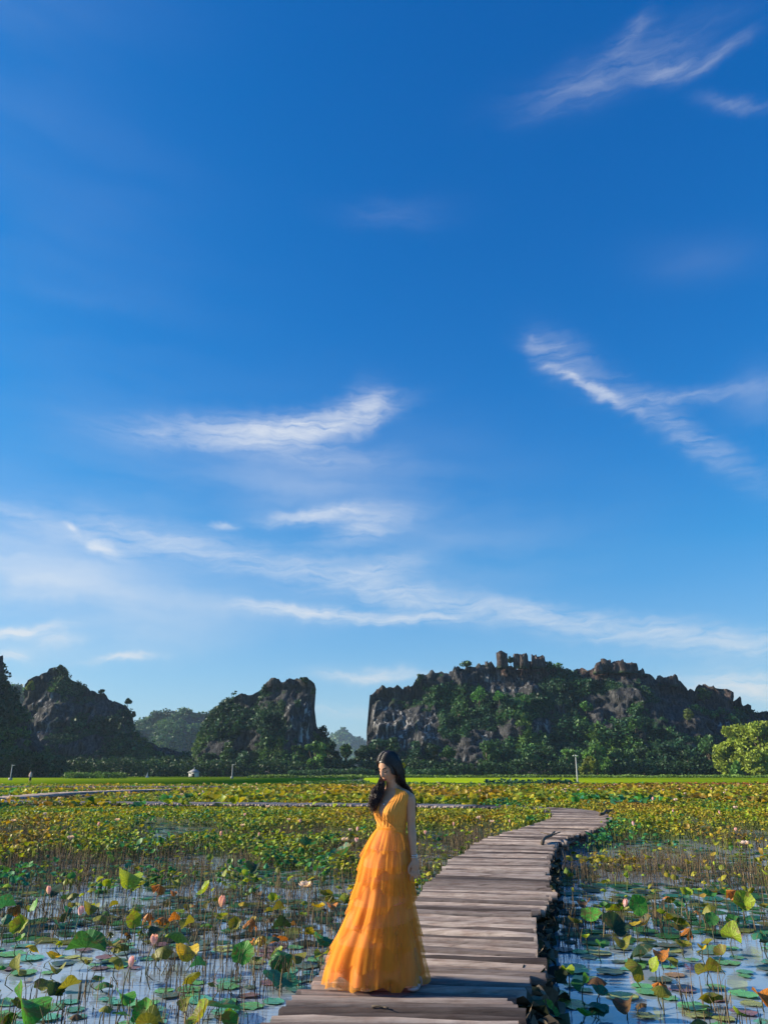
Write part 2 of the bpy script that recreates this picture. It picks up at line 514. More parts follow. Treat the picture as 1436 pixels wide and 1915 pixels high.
# ------------------------------------------------------------------ setting: ground, water, fields
def sheet(name, x0, x1, y0, y1, z, mat, nx=2, ny=2, amp=0.0, kind='structure'):
    X, Y = np.meshgrid(np.linspace(x0, x1, nx), np.linspace(y0, y1, ny))
    Z = np.full_like(X, z)
    if amp:
        Z = Z + (fbm(X / 12, Y / 12, o=3, seed=3) - 0.5) * amp
    V = np.stack([X.ravel(), Y.ravel(), Z.ravel()], -1)
    i, j = np.meshgrid(np.arange(nx - 1), np.arange(ny - 1))
    a = (j * nx + i).ravel()
    F = np.stack([a, a + 1, a + nx + 1, a + nx], -1)
    return link(name, mesh_np(name, V, F, mat, True), kind=kind)

sheet('ground', -6000, 6000, -3000, 9000, -0.35, M['ground'], 3, 3)
sheet('water', -160, 160, -25, 210, 0.0, M['water'], 3, 3)

# low banks that carry the grass fields
def bank(name, outline, z, mat):
    n = len(outline)
    top = np.array([[x, y, z] for x, y in outline], float)
    c = top.mean(0)
    bot = top.copy()
    bot[:, :2] = c[:2] + (top[:, :2] - c[:2]) * 1.006
    bot[:, 2] = -0.34
    V = np.vstack([top, bot, c[None]])
    k = np.arange(n)
    Q = np.stack([k, n + k, n + (k + 1) % n, (k + 1) % n], -1)
    T = np.stack([k, (k + 1) % n, np.full(n, 2 * n)], -1)
    return link(name, mesh_np(name, V, [Q, T], mat), kind='structure')
bank('rice_field', [(-2, 101), (20, 98), (45, 97), (75, 99), (170, 104), (170, 330), (-8, 330)], 0.30, M['field'])
bank('grass_meadow', [(-170, 118), (-95, 112), (-58, 110), (-34, 112), (-12, 150), (-9, 330), (-170, 330)], 0.26, M['field'])

# ------------------------------------------------------------------ setting: karst hills
def leaf_quads(cent, size, rg, flat=0.3):
    """random leaf faces round the given centres -> V, Q"""
    n = len(cent)
    a = rg.normal(size=(n, 3))
    a /= np.linalg.norm(a, axis=1)[:, None]
    b = rg.normal(size=(n, 3))
    b -= (a * b).sum(1)[:, None] * a
    b /= np.linalg.norm(b, axis=1)[:, None]
    s = np.asarray(size).reshape(-1, 1) * rg.uniform(0.6, 1.3, (n, 1))
    k = rg.uniform(0.45, 0.9, (n, 1))
    nrm = np.cross(a, b) * s * 0.22
    V = np.stack([cent - a * s, cent - b * s * k + nrm, cent + a * s, cent + b * s * k + nrm], 1).reshape(-1, 3)
    Q = np.arange(n * 4).reshape(-1, 4)
    return V, Q

GREENS = np.array([[0.012, 0.042, 0.024], [0.018, 0.062, 0.030], [0.028, 0.085, 0.030], [0.046, 0.11, 0.026], [0.075, 0.13, 0.026]]) * 1.4

def make_hill(name, label, sil, D, depth, seed, step=0.8, rough=1.0, veg=0.5, streaks=(), reds=(), clumps=2500, csize=(0.7, 1.9), lsize=0.55, back=0.8, dark=1.0, jag=1.0):
    rg = np.random.default_rng(seed)
    P = np.array([at(px, py, D) for px, py in sil])
    P[:, 1] = np.maximum(P[:, 1], 0.2)
    x0, x1 = P[0, 0], P[-1, 0]
    nx = int((x1 - x0) / step) + 1
    xs = np.linspace(x0, x1, nx)
    H = np.interp(xs, P[:, 0], P[:, 1])
    Hm = P[:, 1].max()
    H = H + jag * (np.abs(fbm(xs / 5.0, seed * 1.3, o=4, seed=seed) - 0.5) * -7.0 + 0.9) * np.clip(H / 10, 0, 1)
    nf = int(Hm / step * 1.15) + 2
    nb = max(8, nf // 3)
    u = (xs - x0) / (x1 - x0)
    edge = np.clip(np.sin(math.pi * u), 0, 1) ** 0.5 * 0.85 + 0.15
    tf = np.linspace(0, 1, nf)[:, None]
    X = np.broadcast_to(xs, (nf, nx)).copy()
    Z = H[None] * tf
    plan = 0.55 + 0.9 * fbm(xs / 28, seed, o=2, seed=seed + 5)
    # cliffs above a talus foot, broken by ledges
    led = fbm(xs[None] / 26, Z / 11, seed, o=3, seed=seed + 8)
    prof = (1 - tf) ** 1.7 * 0.62 + 0.38 * (1 - np.clip(tf + (led - 0.5) * 0.55, 0, 1) ** 2.2)
    prof = prof * np.clip((1 - tf) * 6, 0, 1) ** 0.5
    Yf = D - depth * edge[None] * plan[None] * prof
    tb = np.linspace(1, 0, nb)[1:, None]
    Xb = np.broadcast_to(xs, (nb - 1, nx)).copy()
    Zb = H[None] * tb
    Yb = D + depth * back * edge[None] * plan[None] * (1 - tb) ** 0.8
    X, Y, Z = np.vstack([X, Xb]), np.vstack([Yf, Yb]), np.vstack([Z, Zb])
    g = np.clip(Z / 6, 0, 1)
    A = rough
    bulge = fbm(X / 17, Y / 17, Z / 30, o=3, seed=seed + 1) - 0.5
    flute = fbm(X / 4.2, Y / 5, Z / 20, o=4, seed=seed + 2) - 0.5
    shelf = fbm(X / 22, Y / 22, Z / 3.6, o=4, seed=seed + 3) - 0.5
    fine = fbm(X / 2.0, Y / 2.0, Z / 2.6, o=3, seed=seed + 4) - 0.5
    Y2 = Y - A * (bulge * 11 + flute * 8.0 + shelf * 5.0 + fine * 3.2) * np.clip(0.35 + g, 0, 1)
    X2 = X + A * (fbm(X / 7, Y / 9, Z / 6, o=4, seed=seed + 6) - 0.5) * 4.5 * g * np.clip(edge[None] * 3, 0, 1)
    Z2 = Z + A * fine * 1.6 * g
    V = np.stack([X2.ravel(), Y2.ravel(), Z2.ravel() - 0.3], -1)
    ny = X.shape[0]
    i, j = np.meshgrid(np.arange(nx - 1), np.arange(ny - 1))
    a = (j * nx + i).ravel()
    F = np.stack([a, a + 1, a + nx + 1, a + nx], -1)
    # vegetation mask: ledges, gullies and the foot are green, steep ribs are bare
    Pg = V.reshape(ny, nx, 3)
    du = np.gradient(Pg, axis=1)
    dv = np.gradient(Pg, axis=0)
    N = np.cross(du, dv)
    N /= np.linalg.norm(N, axis=2)[..., None] + 1e-9
    mask = fbm(X / 15, Y / 15, Z / 11, o=4, seed=seed + 9)
    vg = (mask - 0.5) * 3.6 + veg - 0.12 + np.clip(N[..., 2], 0, 1) * 0.55 + np.clip(1 - Z / (0.35 * Hm), 0, 1) * 0.55
    vg = vg - np.clip(flute * 2.0, 0, 1) * 0.5
    pale = np.zeros_like(vg)
    red = np.zeros_like(vg)
    for (pa, pb, pc, pd, s) in streaks:
        qa, qb = at(pa, pd, D), at(pb, pc, D)
        dx = np.minimum(X2 - qa[0], qb[0] - X2)
        dz = np.minimum(Z2 - qa[1], qb[1] - Z2)
        w_ = np.clip(dx / 1.2 + 0.5, 0, 1) * np.clip(dz / 2 + 0.5, 0, 1) * s
        pale = np.maximum(pale, w_)
        vg = vg - w_ * 1.6
    for (pa, pb, pc, pd, s) in reds:
        qa, qb = at(pa, pd, D), at(pb, pc, D)
        w_ = np.clip(np.minimum(X2 - qa[0], qb[0] - X2) / 3, 0, 1) * np.clip(np.minimum(Z2 - qa[1], qb[1] - Z2) / 2, 0, 1) * s
        red = np.maximum(red, w_)
        vg = vg - w_ * 0.6
    vg = np.clip(vg, 0, 1)
    tint = np.stack([vg.ravel(), pale.ravel(), red.ravel()], -1)
    o = link(name, mesh_np(name, V, F, M['rock'], True, tint), kind='structure', label=label)
    # shrubs and small trees that cover the ledges: one uncountable mass
    fm = (vg[:-1, :-1] + vg[1:, 1:]) / 2
    fm = np.clip(fm * 2.0 - 0.9, 0, 1)
    fm[nf + 2:] *= 0.15
    pr = fm.ravel() + 1e-9
    idx = rg.choice(len(pr), clumps, p=pr / pr.sum())
    C = V[F[idx, 0]] * 0.5 + V[F[idx, 2]] * 0.5
    R = rg.uniform(*csize, clumps) * (0.55 + 0.9 * fbm(C[:, 0] / 9, C[:, 2] / 9, o=2, seed=seed + 21))
    lo = fbm(C[:, 0] / 14, C[:, 2] / 10, o=3, seed=seed + 22)
    gi = np.clip((lo - 0.28) * 7.5 + rg.normal(0, 0.6, clumps), 0, 3.6)
    g0 = np.floor(gi).astype(int)
    colr = (GREENS[g0] * (1 - (gi - g0))[:, None] + GREENS[np.minimum(g0 + 1, 4)] * (gi - g0)[:, None]) * dark
    k = 16
    d = rg.normal(size=(clumps, k, 3))
    d /= np.linalg.norm(d, axis=2)[..., None]
    d *= rg.uniform(0.45, 1.0, (clumps, k, 1))
    d[..., 2] = d[..., 2] * 0.85 + 0.25
    pts = (C[:, None] + d * R[:, None, None]).reshape(-1, 3)
    sz = np.repeat(np.clip(R * 0.36, lsize * 0.55, lsize * 1.6), k)
    LV, LQ = leaf_quads(pts, sz, rg)
    lt = np.repeat(np.repeat(colr, k, 0) * rg.uniform(0.65, 1.4, (clumps * k, 1)), 4, 0)
    link('hill_vegetation', mesh_np('hill_vegetation', LV, LQ, M['foliage'], False, lt), kind='stuff', label='dark green scrub on ' + label, cat='vegetation')
    return dict(o=o, V=Pg[:nf], D=D)

def on_hill(h, px, py):
    """foot point on the front of a hill near the surveyed direction"""
    x, z = at(px, py, h['D'])
    V = h['V'].reshape(-1, 3)
    t = V[:, 1] / h['D']
    # compare directions as seen from the survey point
    dx = V[:, 0] / V[:, 1] - x / h['D']
    dz = (V[:, 2] - CAM_Z) / V[:, 1] - (z - CAM_Z) / h['D']
    ok = dx * dx + dz * dz
    near = np.argsort(ok)[:6]
    return V[near[np.argmin(V[near, 1])]]

HILL = {}
HILL['A'] = make_hill('karst_hill', 'dark wooded slope rising at the left edge of the photo',
    [(-260, 1300), (-180, 1200), (-90, 1195), (-25, 1225), (-6, 1232), (2, 1240), (6, 1268), (22, 1282), (40, 1315), (58, 1345), (72, 1372), (85, 1405), (93, 1436), (96, 1452)],
    262, 26, 11, 0.8, 0.9, 0.78, clumps=3200, lsize=0.5, dark=0.8)
HILL['B'] = make_hill('karst_hill', 'steep grey crag with a rounded top left of the valley gap',
    [(30, 1452), (36, 1380), (40, 1325), (46, 1288), (62, 1272), (78, 1262), (96, 1253), (112, 1250), (130, 1256), (141, 1275), (158, 1281), (176, 1284), (190, 1296), (214, 1309), (236, 1315), (247, 1337), (251, 1362), (262, 1382), (300, 1396), (345, 1408), (378, 1420), (420, 1436), (450, 1452)],
    345, 34, 23, 0.8, 1.1, 0.42, streaks=[(70, 120, 1300, 1345, .7), (100, 130, 1350, 1385, .6), (175, 190, 1330, 1370, .35)], clumps=3000, dark=0.85)
HILL['D'] = make_hill('karst_hill', 'isolated crag with a sheer right side in the middle of the skyline',
    [(360, 1452), (370, 1412), (375, 1378), (382, 1354), (392, 1330), (410, 1313), (440, 1304), (462, 1299), (480, 1290), (494, 1277), (508, 1270), (520, 1272), (528, 1279), (534, 1271), (556, 1270), (570, 1268), (582, 1272), (589, 1284), (592, 1325), (596, 1352), (606, 1368), (616, 1384), (624, 1410), (632, 1440), (636, 1452)],
    335, 30, 37, 0.7, 1.0, 0.33, streaks=[(568, 586, 1310, 1400, .95), (540, 556, 1318, 1345, .8), (462, 470, 1348, 1366, .8), (510, 530, 1425, 1450, .7), (545, 560, 1340, 1390, .4)], clumps=2500, dark=0.85)
HILL['F'] = make_hill('karst_hill', 'long cliff-faced ridge with crags along its top on the right',
    [(686, 1452), (689, 1400), (691, 1340), (693, 1300), (706, 1289), (740, 1287), (770, 1284), (779, 1266), (800, 1262), (832, 1254), (858, 1246), (890, 1243), (925, 1240), (960, 1238), (1010, 1238), (1034, 1248), (1080, 1250), (1108, 1246), (1135, 1241), (1185, 1244), (1198, 1256), (1228, 1270), (1258, 1268), (1280, 1280), (1330, 1284), (1360, 1295), (1385, 1309), (1410, 1324), (1445, 1336), (1500, 1378), (1560, 1452)],
    350, 44, 51, 0.8, 1.15, 0.22, streaks=[(697, 745, 1322, 1392, .95), (745, 770, 1330, 1400, .9), (780, 812, 1338, 1392, .9), (848, 880, 1420, 1446, .8), (880, 905, 1372, 1392, .7), (970, 1005, 1350, 1380, .5), (905, 1000, 1260, 1300, .55), (1320, 1345, 1350, 1375, .6), (1150, 1160, 1380, 1405, .6)],
    reds=[(920, 1030, 1215, 1275, .8), (1080, 1240, 1230, 1275, .7), (1230, 1400, 1255, 1330, .5), (693, 780, 1280, 1300, .5)], clumps=6500, dark=1.0, jag=1.7)
make_hill('karst_hill', 'tall wooded hill added out of view at left to shade the left crag',
    [(-1100, 1452), (-1040, 1300), (-960, 1180), (-840, 1130), (-720, 1110), (-600, 1140), (-500, 1230), (-430, 1340), (-390, 1452)], 430, 60, 95, 2.5, 1.0, 0.7, clumps=1200, csize=(2.5, 4.5), lsize=1.2)  # invented hill outside the view, placed so its shadow covers the left crag
HILL['C'] = make_hill('karst_hill', 'hazy flat-topped hill seen through the gap at left',
    [(150, 1452), (215, 1400), (250, 1368), (264, 1346), (288, 1333), (320, 1330), (345, 1330), (372, 1334), (395, 1336), (430, 1346), (480, 1380), (540, 1452)],
    900, 150, 61, 2.4, 1.6, 0.75, clumps=3600, csize=(2.5, 5.0), lsize=1.5, jag=0.7)
HILL['E'] = make_hill('karst_hill', 'tiny pale blue peak in the central gap',
    [(570, 1452), (600, 1398), (616, 1376), (628, 1369), (638, 1363), (650, 1368), (664, 1378), (680, 1389), (720, 1420), (760, 1452)],
    2300, 260, 71, 6.0, 2.0, 0.85, clumps=900, csize=(7, 13), lsize=4.0, jag=0.5)
HILL['G'] = make_hill('karst_hill', 'low hazy ridge showing behind the left crags',
    [(-60, 1290), (0, 1272), (24, 1278), (48, 1292), (90, 1330), (150, 1390), (200, 1452)],
    700, 90, 81, 2.4, 1.4, 0.8, clumps=1500, csize=(2.5, 5), lsize=1.4, jag=0.5)

# the crags standing on the right-hand ridge are parts of that hill
def crag(h, px0, px1, py0, py1, seed, D):
    rg = np.random.default_rng(seed)
    x0, zt = at(px0, py0, D)
    x1, zb = at(px1, py1, D)
    w_, hh = (x1 - x0), (zt - zb)
    nu, nv = 20, 16
    th = np.arange(nu) / nu * 2 * math.pi
    t = np.linspace(0, 1, nv)
    TH, T = np.meshgrid(th, t)
    sq = lambda c: np.sign(c) * np.abs(c) ** 0.55
    tap = rg.uniform(0.2, 0.75) if px0 > 1050 else 0.25
    prof = (1.05 - tap * T) * np.clip((1 - T) * 9, 0, 1) ** 0.35
    X = (x0 + x1) / 2 + sq(np.cos(TH)) * w_ / 2 * prof
    Y = D + sq(np.sin(TH)) * w_ * 0.55 * prof
    Z = zb + T * hh
    X = X + (fbm(X / 1.6, Y / 1.6, Z / 4 + seed, o=3, seed=seed) - 0.5) * 2.0
    Y = Y + (fbm(X / 1.6, Y / 1.6, Z / 4 + seed, o=3, seed=seed + 3) - 0.5) * 2.0
    Z = Z + (fbm(X / 0.9, Y / 1.2, seed, o=3, seed=seed + 5) - 0.5) * 4.5 * T
    V = np.stack([X.ravel(), Y.ravel(), Z.ravel()], -1)
    V = np.vstack([V, [[(x0 + x1) / 2, D, zt]]])
    j, i = np.meshgrid(np.arange(nv - 1), np.arange(nu), indexing='ij')
    a = (j * nu + i).ravel()
    b = (j * nu + (i + 1) % nu).ravel()
    Q = np.stack([a, b, b + nu, a + nu], -1)
    k = np.arange(nu) + (nv - 1) * nu
    T3 = np.stack([k, np.roll(k, -1), np.full(nu, len(V) - 1)], -1)
    tint = np.tile([0.1, 0.12, 0.5], (len(V), 1))
    tint[:, 0] = np.clip(0.55 - (V[:, 2] - zb) / hh * 0.7, 0, 1)
    link('crag', mesh_np('crag', V, [Q, T3], M['rock'], True, tint), parent=h['o'])
for k, q in enumerate([(927, 949, 1220, 1250), (959, 974, 1222, 1250), (970, 987, 1223, 1250), (992, 1007, 1222, 1250), (1000, 1020, 1227, 1250), (1108, 1128, 1241, 1260), (1120, 1144, 1235, 1258), (1138, 1162, 1239, 1260), (1152, 1176, 1235, 1259), (1166, 1192, 1242, 1260), (1226, 1242, 1266, 1282), (1246, 1268, 1264, 1284), (906, 914, 1236, 1246), (1192, 1204, 1252, 1264)]):
    crag(HILL['F'], *q, 300 + k, 350 - 3 - (k % 3))
for k, q in enumerate([(-6, 4, 1228, 1262)]):
    crag(HILL['A'], *q, 340 + k, 260)

# ------------------------------------------------------------------ trees
def make_tree(name, label, x, y, z, h, r, seed, col, group=None, leaves=700, lsize=0.42, trunk=0.35, squash=0.8):
    rg = np.random.default_rng(seed)
    root = link(name, None, loc=(x, y, z), label=label, cat='tree', group=group)
    t = MB()
    lean = rg.normal(0, 0.06, 2) * h
    tp = np.array([[0, 0, -0.3], [lean[0] * .3, lean[1] * .3, h * .3], [lean[0] * .7, lean[1] * .7, h * .6], [lean[0], lean[1], h * .85]])
    t.tube(tp, np.array([.05, .04, .028, .01]) * h * 0.6 + 0.03, 7)
    nl = rg.integers(7, 12) if leaves < 2000 else 22
    cs = []
    for i in range(nl):
        a = rg.uniform(0, 6.28)
        rad = r * rg.uniform(0.15, 0.75)
        zz = h * rg.uniform(trunk + 0.08, 0.9)
        c = np.array([lean[0] * .7 + math.cos(a) * rad, lean[1] * .7 + math.sin(a) * rad, zz])
        cs.append((c, r * rg.uniform(0.32, 0.6) * (1.1 - 0.4 * zz / h) * (1.0 if leaves < 2000 else 1.15)))
        s = tp[1] * 0.5 + tp[2] * 0.5 * rg.uniform(0.6, 1.2)
        t.tube([s, (s + c) / 2 + [0, 0, -0.05 * h], c], np.array([.016, .011, .004]) * h + 0.015, 5)
    cs.append((np.array([lean[0], lean[1], h * 0.88]), r * 0.42))
    link('trunk', t.mesh('trunk', M['bark'], True), root)
    per = leaves // len(cs)
    P, C, S = [], [], []
    for c, rr in cs:
        d = rg.normal(size=(per, 3))
        d /= np.linalg.norm(d, axis=1)[:, None]
        d *= rg.uniform(0.35, 1.0, (per, 1)) ** 0.6 * rr
        d[:, 2] *= squash
        d += (fbm(d[:, 0] * 2 + c[0], d[:, 1] * 2, d[:, 2] * 2, o=2, seed=seed) - 0.5)[:, None] * rr * 0.5
        P.append(c + d)
        C.append(np.tile(np.asarray(col) * rg.uniform(0.7, 1.35), (per, 1)) * rg.uniform(0.7, 1.4, (per, 1)))
        S.append(np.full(per, lsize))
    V, Q = leaf_quads(np.vstack(P), np.concatenate(S), rg)
    link('crown', mesh_np('crown', V, Q, M['foliage'], False, np.repeat(np.vstack(C), 4, 0)), root)
    return root

tseed = 500
def px_tree(px, pbase, ptop, wpx, D, name, label, col, group=None, z=0.0, **kw):
    global tseed
    tseed += 1
    x, _ = at(px, pbase, D)
    _, zt = at(px, ptop, D)
    r = (at(px + wpx / 2, pbase, D)[0] - x)
    return make_tree(name, label, x, D, z, zt - z, r, tseed, col, group, **kw)

DKG, MDG, LTG, SUN_YLG, TEAL = (0.020, 0.055, 0.022), (0.035, 0.090, 0.028), (0.060, 0.135, 0.030), (0.13, 0.175, 0.022), (0.022, 0.065, 0.036)  # the yellow-green one has sunlight worked into the leaf colour
grp = 'trees along the foot of the hills'
# (px, base, top, width, D, colour, what singles it out)
ROW = [
    (562, 1450, 1392, 34, 296, MDG, 'rounded mid green tree right beside the foot of the middle crag'),
    (588, 1450, 1384, 40, 292, LTG, 'pale green round tree in the gap below the middle crag'),
    (618, 1450, 1386, 44, 300, DKG, 'dark broad tree right of the pale one in the central gap'),
    (648, 1450, 1392, 42, 296, MDG, 'mid green tree below the tiny blue peak'),
    (676, 1450, 1394, 44, 300, DKG, 'dark tree just left of the woman\'s head'),
    (704, 1450, 1380, 50, 302, TEAL, 'dark teal tree behind the woman\'s forehead'),
    (736, 1450, 1378, 48, 300, DKG, 'dark tree behind the woman\'s crown'),
    (772, 1450, 1384, 46, 298, TEAL, 'dark teal tree right of the woman\'s head'),
    (806, 1450, 1390, 46, 300, DKG, 'dark tree below the pale streaked cliff'),
    (836, 1450, 1396, 40, 296, MDG, 'mid green tree left of the low pale rock face'),
    (912, 1450, 1386, 56, 298, MDG, 'broad green tree right of the low pale rock face'),
    (948, 1450, 1392, 50, 300, TEAL, 'teal tree second right of the low pale rock face'),
    (985, 1450, 1398, 48, 296, MDG, 'green tree left of the lamp post field, third from the rock face'),
    (1022, 1450, 1396, 46, 298, DKG, 'dark tree left of the tall white lamp post'),
    (1062, 1450, 1400, 44, 300, LTG, 'green tree directly behind the tall white lamp post'),
    (1100, 1451, 1418, 42, 270, (0.10, 0.13, 0.025), 'low olive bush tree right of the tall white lamp post'),
    (1118, 1450, 1390, 62, 292, LTG, 'large fresh green tree right of the tall white lamp post'),
    (1162, 1450, 1402, 46, 296, MDG, 'green tree second right of the tall lamp post'),
    (1205, 1450, 1398, 52, 300, DKG, 'dark tree in the middle of the right-hand row'),
    (1244, 1450, 1392, 50, 298, TEAL, 'dark teal tree right of the middle of the right-hand row'),
    (1288, 1450, 1404, 46, 294, DKG, 'low dark tree beside the small grey shed'),
    (1330, 1450, 1376, 60, 300, MDG, 'tall green tree behind the small round sapling'),
    (1378, 1452, 1424, 26, 250, LTG, 'small round sapling standing alone at the field edge'),
    (1396, 1451, 1352, 62, 284, SUN_YLG, 'big tree coloured a sunlit yellow-green near the right edge'),  # sunlight on the right-edge trees is put into their leaf colour
    (1440, 1451, 1348, 70, 278, SUN_YLG, 'big tree coloured a sunlit yellow-green cut by the right edge'),
    (1420, 1451, 1404, 44, 270, SUN_YLG, 'lower yellow-green tree in front of the two big sunlit ones'),
    (1362, 1451, 1386, 42, 288, SUN_YLG, 'smaller yellow-green tree left of the big sunlit ones'),
    (20, 1450, 1404, 50, 246, DKG, 'dark tree behind the lamp post at the far left'),
    (60, 1450, 1412, 46, 248, DKG, 'dark tree behind the tiny distant walker'),
    (105, 1450, 1416, 46, 250, TEAL, 'dark teal tree right of the tiny distant walker'),
    (150, 1450, 1428, 40, 300, MDG, 'low round bush tree at the foot of the left crag'),
    (185, 1450, 1428, 44, 300, MDG, 'second low round bush tree at the foot of the left crag'),
    (235, 1450, 1420, 48, 305, DKG, 'dark tree left of the small white stupa'),
    (310, 1450, 1418, 52, 305, DKG, 'dark tree left of the white shrine'),
    (395, 1450, 1410, 46, 300, DKG, 'dark tree left of the middle lamp post'),
    (455, 1450, 1408, 52, 300, TEAL, 'dark teal tree right of the middle lamp post'),
    (505, 1450, 1420, 40, 302, DKG, 'dark low tree in front of the middle crag'),
    (425, 1450, 1398, 44, 303, MDG, 'green tree behind the middle lamp post'),
]
for (px, pb, pt, wd, D, c, lb) in ROW:
    px_tree(px, pb, pt, wd, D, 'broadleaf_tree', lb, tuple(q * (1.5 if c in (LTG, SUN_YLG) else 1.15) for q in c), grp, leaves=4200 if c == SUN_YLG else (1200 if wd > 40 else 900), lsize=0.55, trunk=0.05 if c == SUN_YLG else 0.15)
SKY = [
    ('A', 12, 1284, 1274, 12, DKG, 'small tree on the slope at the left edge skyline'),
    ('B', 56, 1296, 1274, 18, SUN_YLG, 'tree coloured a sunlit yellow-green on the left shoulder of the left crag'),  # the sunlit patch on this shoulder is painted as leaf colour
    ('B', 113, 1256, 1246, 20, DKG, 'small tree on the very top of the left crag'),
    ('B', 190, 1300, 1290, 12, DKG, 'thin tree on the right shoulder of the left crag'),
    ('B', 239, 1322, 1306, 14, MDG, 'spindly tree at the right end of the left crag'),
    ('B', 248, 1350, 1330, 12, DKG, 'tree clinging to the right end of the left crag'),
    ('D', 494, 1292, 1280, 10, DKG, 'tiny tree on the stepped skyline of the middle crag'),
    ('D', 569, 1280, 1268, 18, DKG, 'bushy tree on the top of the middle crag'),
    ('D', 587, 1300, 1286, 10, DKG, 'small tree on the upper right edge of the middle crag'),
    ('D', 606, 1385, 1356, 26, DKG, 'dark tree on the right foot of the middle crag'),
    ('D', 430, 1410, 1388, 30, MDG, 'green tree low on the face of the middle crag'),
    ('F', 787, 1284, 1260, 20, DKG, 'dark tree on the left step of the right ridge'),
    ('F', 872, 1252, 1238, 28, MDG, 'tree on the skyline left of the three red crags'),
    ('F', 896, 1316, 1284, 42, (0.05, 0.17, 0.03), 'bright green tree high on the right ridge, leftmost of three'),
    ('F', 934, 1316, 1294, 32, (0.05, 0.16, 0.03), 'bright green tree high on the right ridge, middle of three'),
    ('F', 984, 1322, 1300, 26, (0.045, 0.14, 0.03), 'bright green tree high on the right ridge, rightmost of three'),
    ('F', 856, 1345, 1318, 30, (0.03, 0.11, 0.03), 'green tree below the bright ones on the right ridge'),
    ('F', 955, 1244, 1228, 16, MDG, 'tree between the first two red crags'),
    ('F', 1028, 1256, 1238, 22, MDG, 'tree right of the third red crag'),
    ('F', 1096, 1332, 1312, 28, (0.05, 0.15, 0.03), 'fresh green tree in the middle of the right ridge face'),
    ('F', 1188, 1366, 1344, 24, (0.05, 0.13, 0.03), 'green tree in a gully right of the ridge centre'),
    ('F', 1284, 1350, 1326, 26, (0.08, 0.12, 0.025), 'olive tree high on the right end of the ridge'),
    ('F', 1316, 1312, 1288, 30, (0.07, 0.11, 0.025), 'olive tree on the right skyline of the ridge'),
]
for (hk, px, pb, pt, wd, c, lb) in SKY:
    f = on_hill(HILL[hk], px, pb)
    D = f[1] - 1.0
    px_tree(px, pb, pt, wd, D, 'hillside_tree', lb, c, 'trees growing on the hills', z=float(f[2]) - 0.3 if hk else 0, leaves=420, lsize=0.42, trunk=0.3)

# hedges of low scrub along the far edge of the fields
def scrub(name, label, spans, seed, col, hgt, lsize=0.35, per=60):
    rg = np.random.default_rng(seed)
    P = []
    C = []
    for (x0, y0, x1, y1, dp) in spans:
        n = int(math.hypot(x1 - x0, y1 - y0) * per)
        t = rg.uniform(0, 1, n)
        x = x0 + (x1 - x0) * t
        y = y0 + (y1 - y0) * t + rg.uniform(0, dp, n)
        hh = hgt * (0.5 + fbm(x / 4, y / 9, o=3, seed=seed))
        z = rg.uniform(0, 1, n) ** 0.7 * hh
        P.append(np.stack([x, y, z], -1))
        C.append(np.asarray(col)[None] * (0.6 + 0.9 * fbm(x / 6, y / 6, seed, o=3, seed=seed + 1))[:, None] * rg.uniform(0.7, 1.4, (n, 1)))
    P = np.vstack(P)
    V, Q = leaf_quads(P, np.full(len(P), lsize), rg)
    return link(name, mesh_np(name, V, Q, M['foliage'], False, np.repeat(np.vstack(C), 4, 0)), kind='stuff', label=label, cat='scrub')
scrub('roadside_scrub', 'dark undergrowth along the foot of the hills', [(-120, 284, -70, 290, 8), (-70, 290, 150, 288, 10)], 41, (0.022, 0.06, 0.024), 5.5, 0.5, 60)
scrub('tall_grass', 'tall bluish green grass bank left of the woman\'s head', [(at(536, 1450, 262)[0], 262, at(700, 1450, 262)[0], 262, 8), (at(760, 1450, 262)[0], 262, at(840, 1450, 262)[0], 262, 6)], 42, (0.030, 0.085, 0.035), 2.6, 0.3, 160)
scrub('crop_rows', 'pale green crop rows along the far side of the rice field', [(-40, 236, 150, 240, 5)], 43, (0.11, 0.19, 0.035), 0.9, 0.3, 70)
scrub('meadow_tufts', 'low green bushes on the meadow at left', [(-85, 215, -70, 218, 6)], 44, (0.07, 0.15, 0.03), 1.8, 0.3, 90)

# ------------------------------------------------------------------ boardwalk
CENT = np.array([(0.02, 1.2), (0.06, 4.0), (0.11, 5.6), (0.20, 6.5), (0.42, 7.6), (0.74, 9.0), (1.27, 11.2), (1.80, 13.5), (2.30, 15.9), (2.86, 18.2), (3.66, 20.6), (4.75, 23.2), (5.95, 26.2), (6.95, 29.2),
                 (7.55, 32.2), (7.45, 35.2), (6.3, 37.6), (4.2, 39.2), (0.2, 41.0), (-9.0, 42.5), (-21.0, 45.2), (-34.0, 49.0)])
def resample(P, step):
    P = np.asarray(P, float)
    # Catmull-Rom through the points, then equal steps
    Q = np.vstack([2 * P[0] - P[1], P, 2 * P[-1] - P[-2]])
    out = []
    for k in range(1, len(Q) - 2):
        for t in np.linspace(0, 1, 30, endpoint=False):
            a, b, c, d = Q[k - 1], Q[k], Q[k + 1], Q[k + 2]
            out.append(0.5 * (2 * b + (c - a) * t + (2 * a - 5 * b + 4 * c - d) * t * t + (3 * b - a - 3 * c + d) * t ** 3))
    out.append(P[-1])
    out = np.array(out)
    s = np.concatenate([[0], np.cumsum(np.linalg.norm(np.diff(out, axis=0), axis=1))])
    n = int(s[-1] / step)
    si = np.linspace(0, s[-1], n)
    return np.stack([np.interp(si, s, out[:, 0]), np.interp(si, s, out[:, 1])], -1)
DECK = 0.35
PATH = resample(CENT, 0.05)
def path_dist(x, y):
    d = np.full(np.shape(x), 1e9)
    for p in PATH[::6]:
        d = np.minimum(d, np.hypot(x - p[0], y - p[1]))
    return d

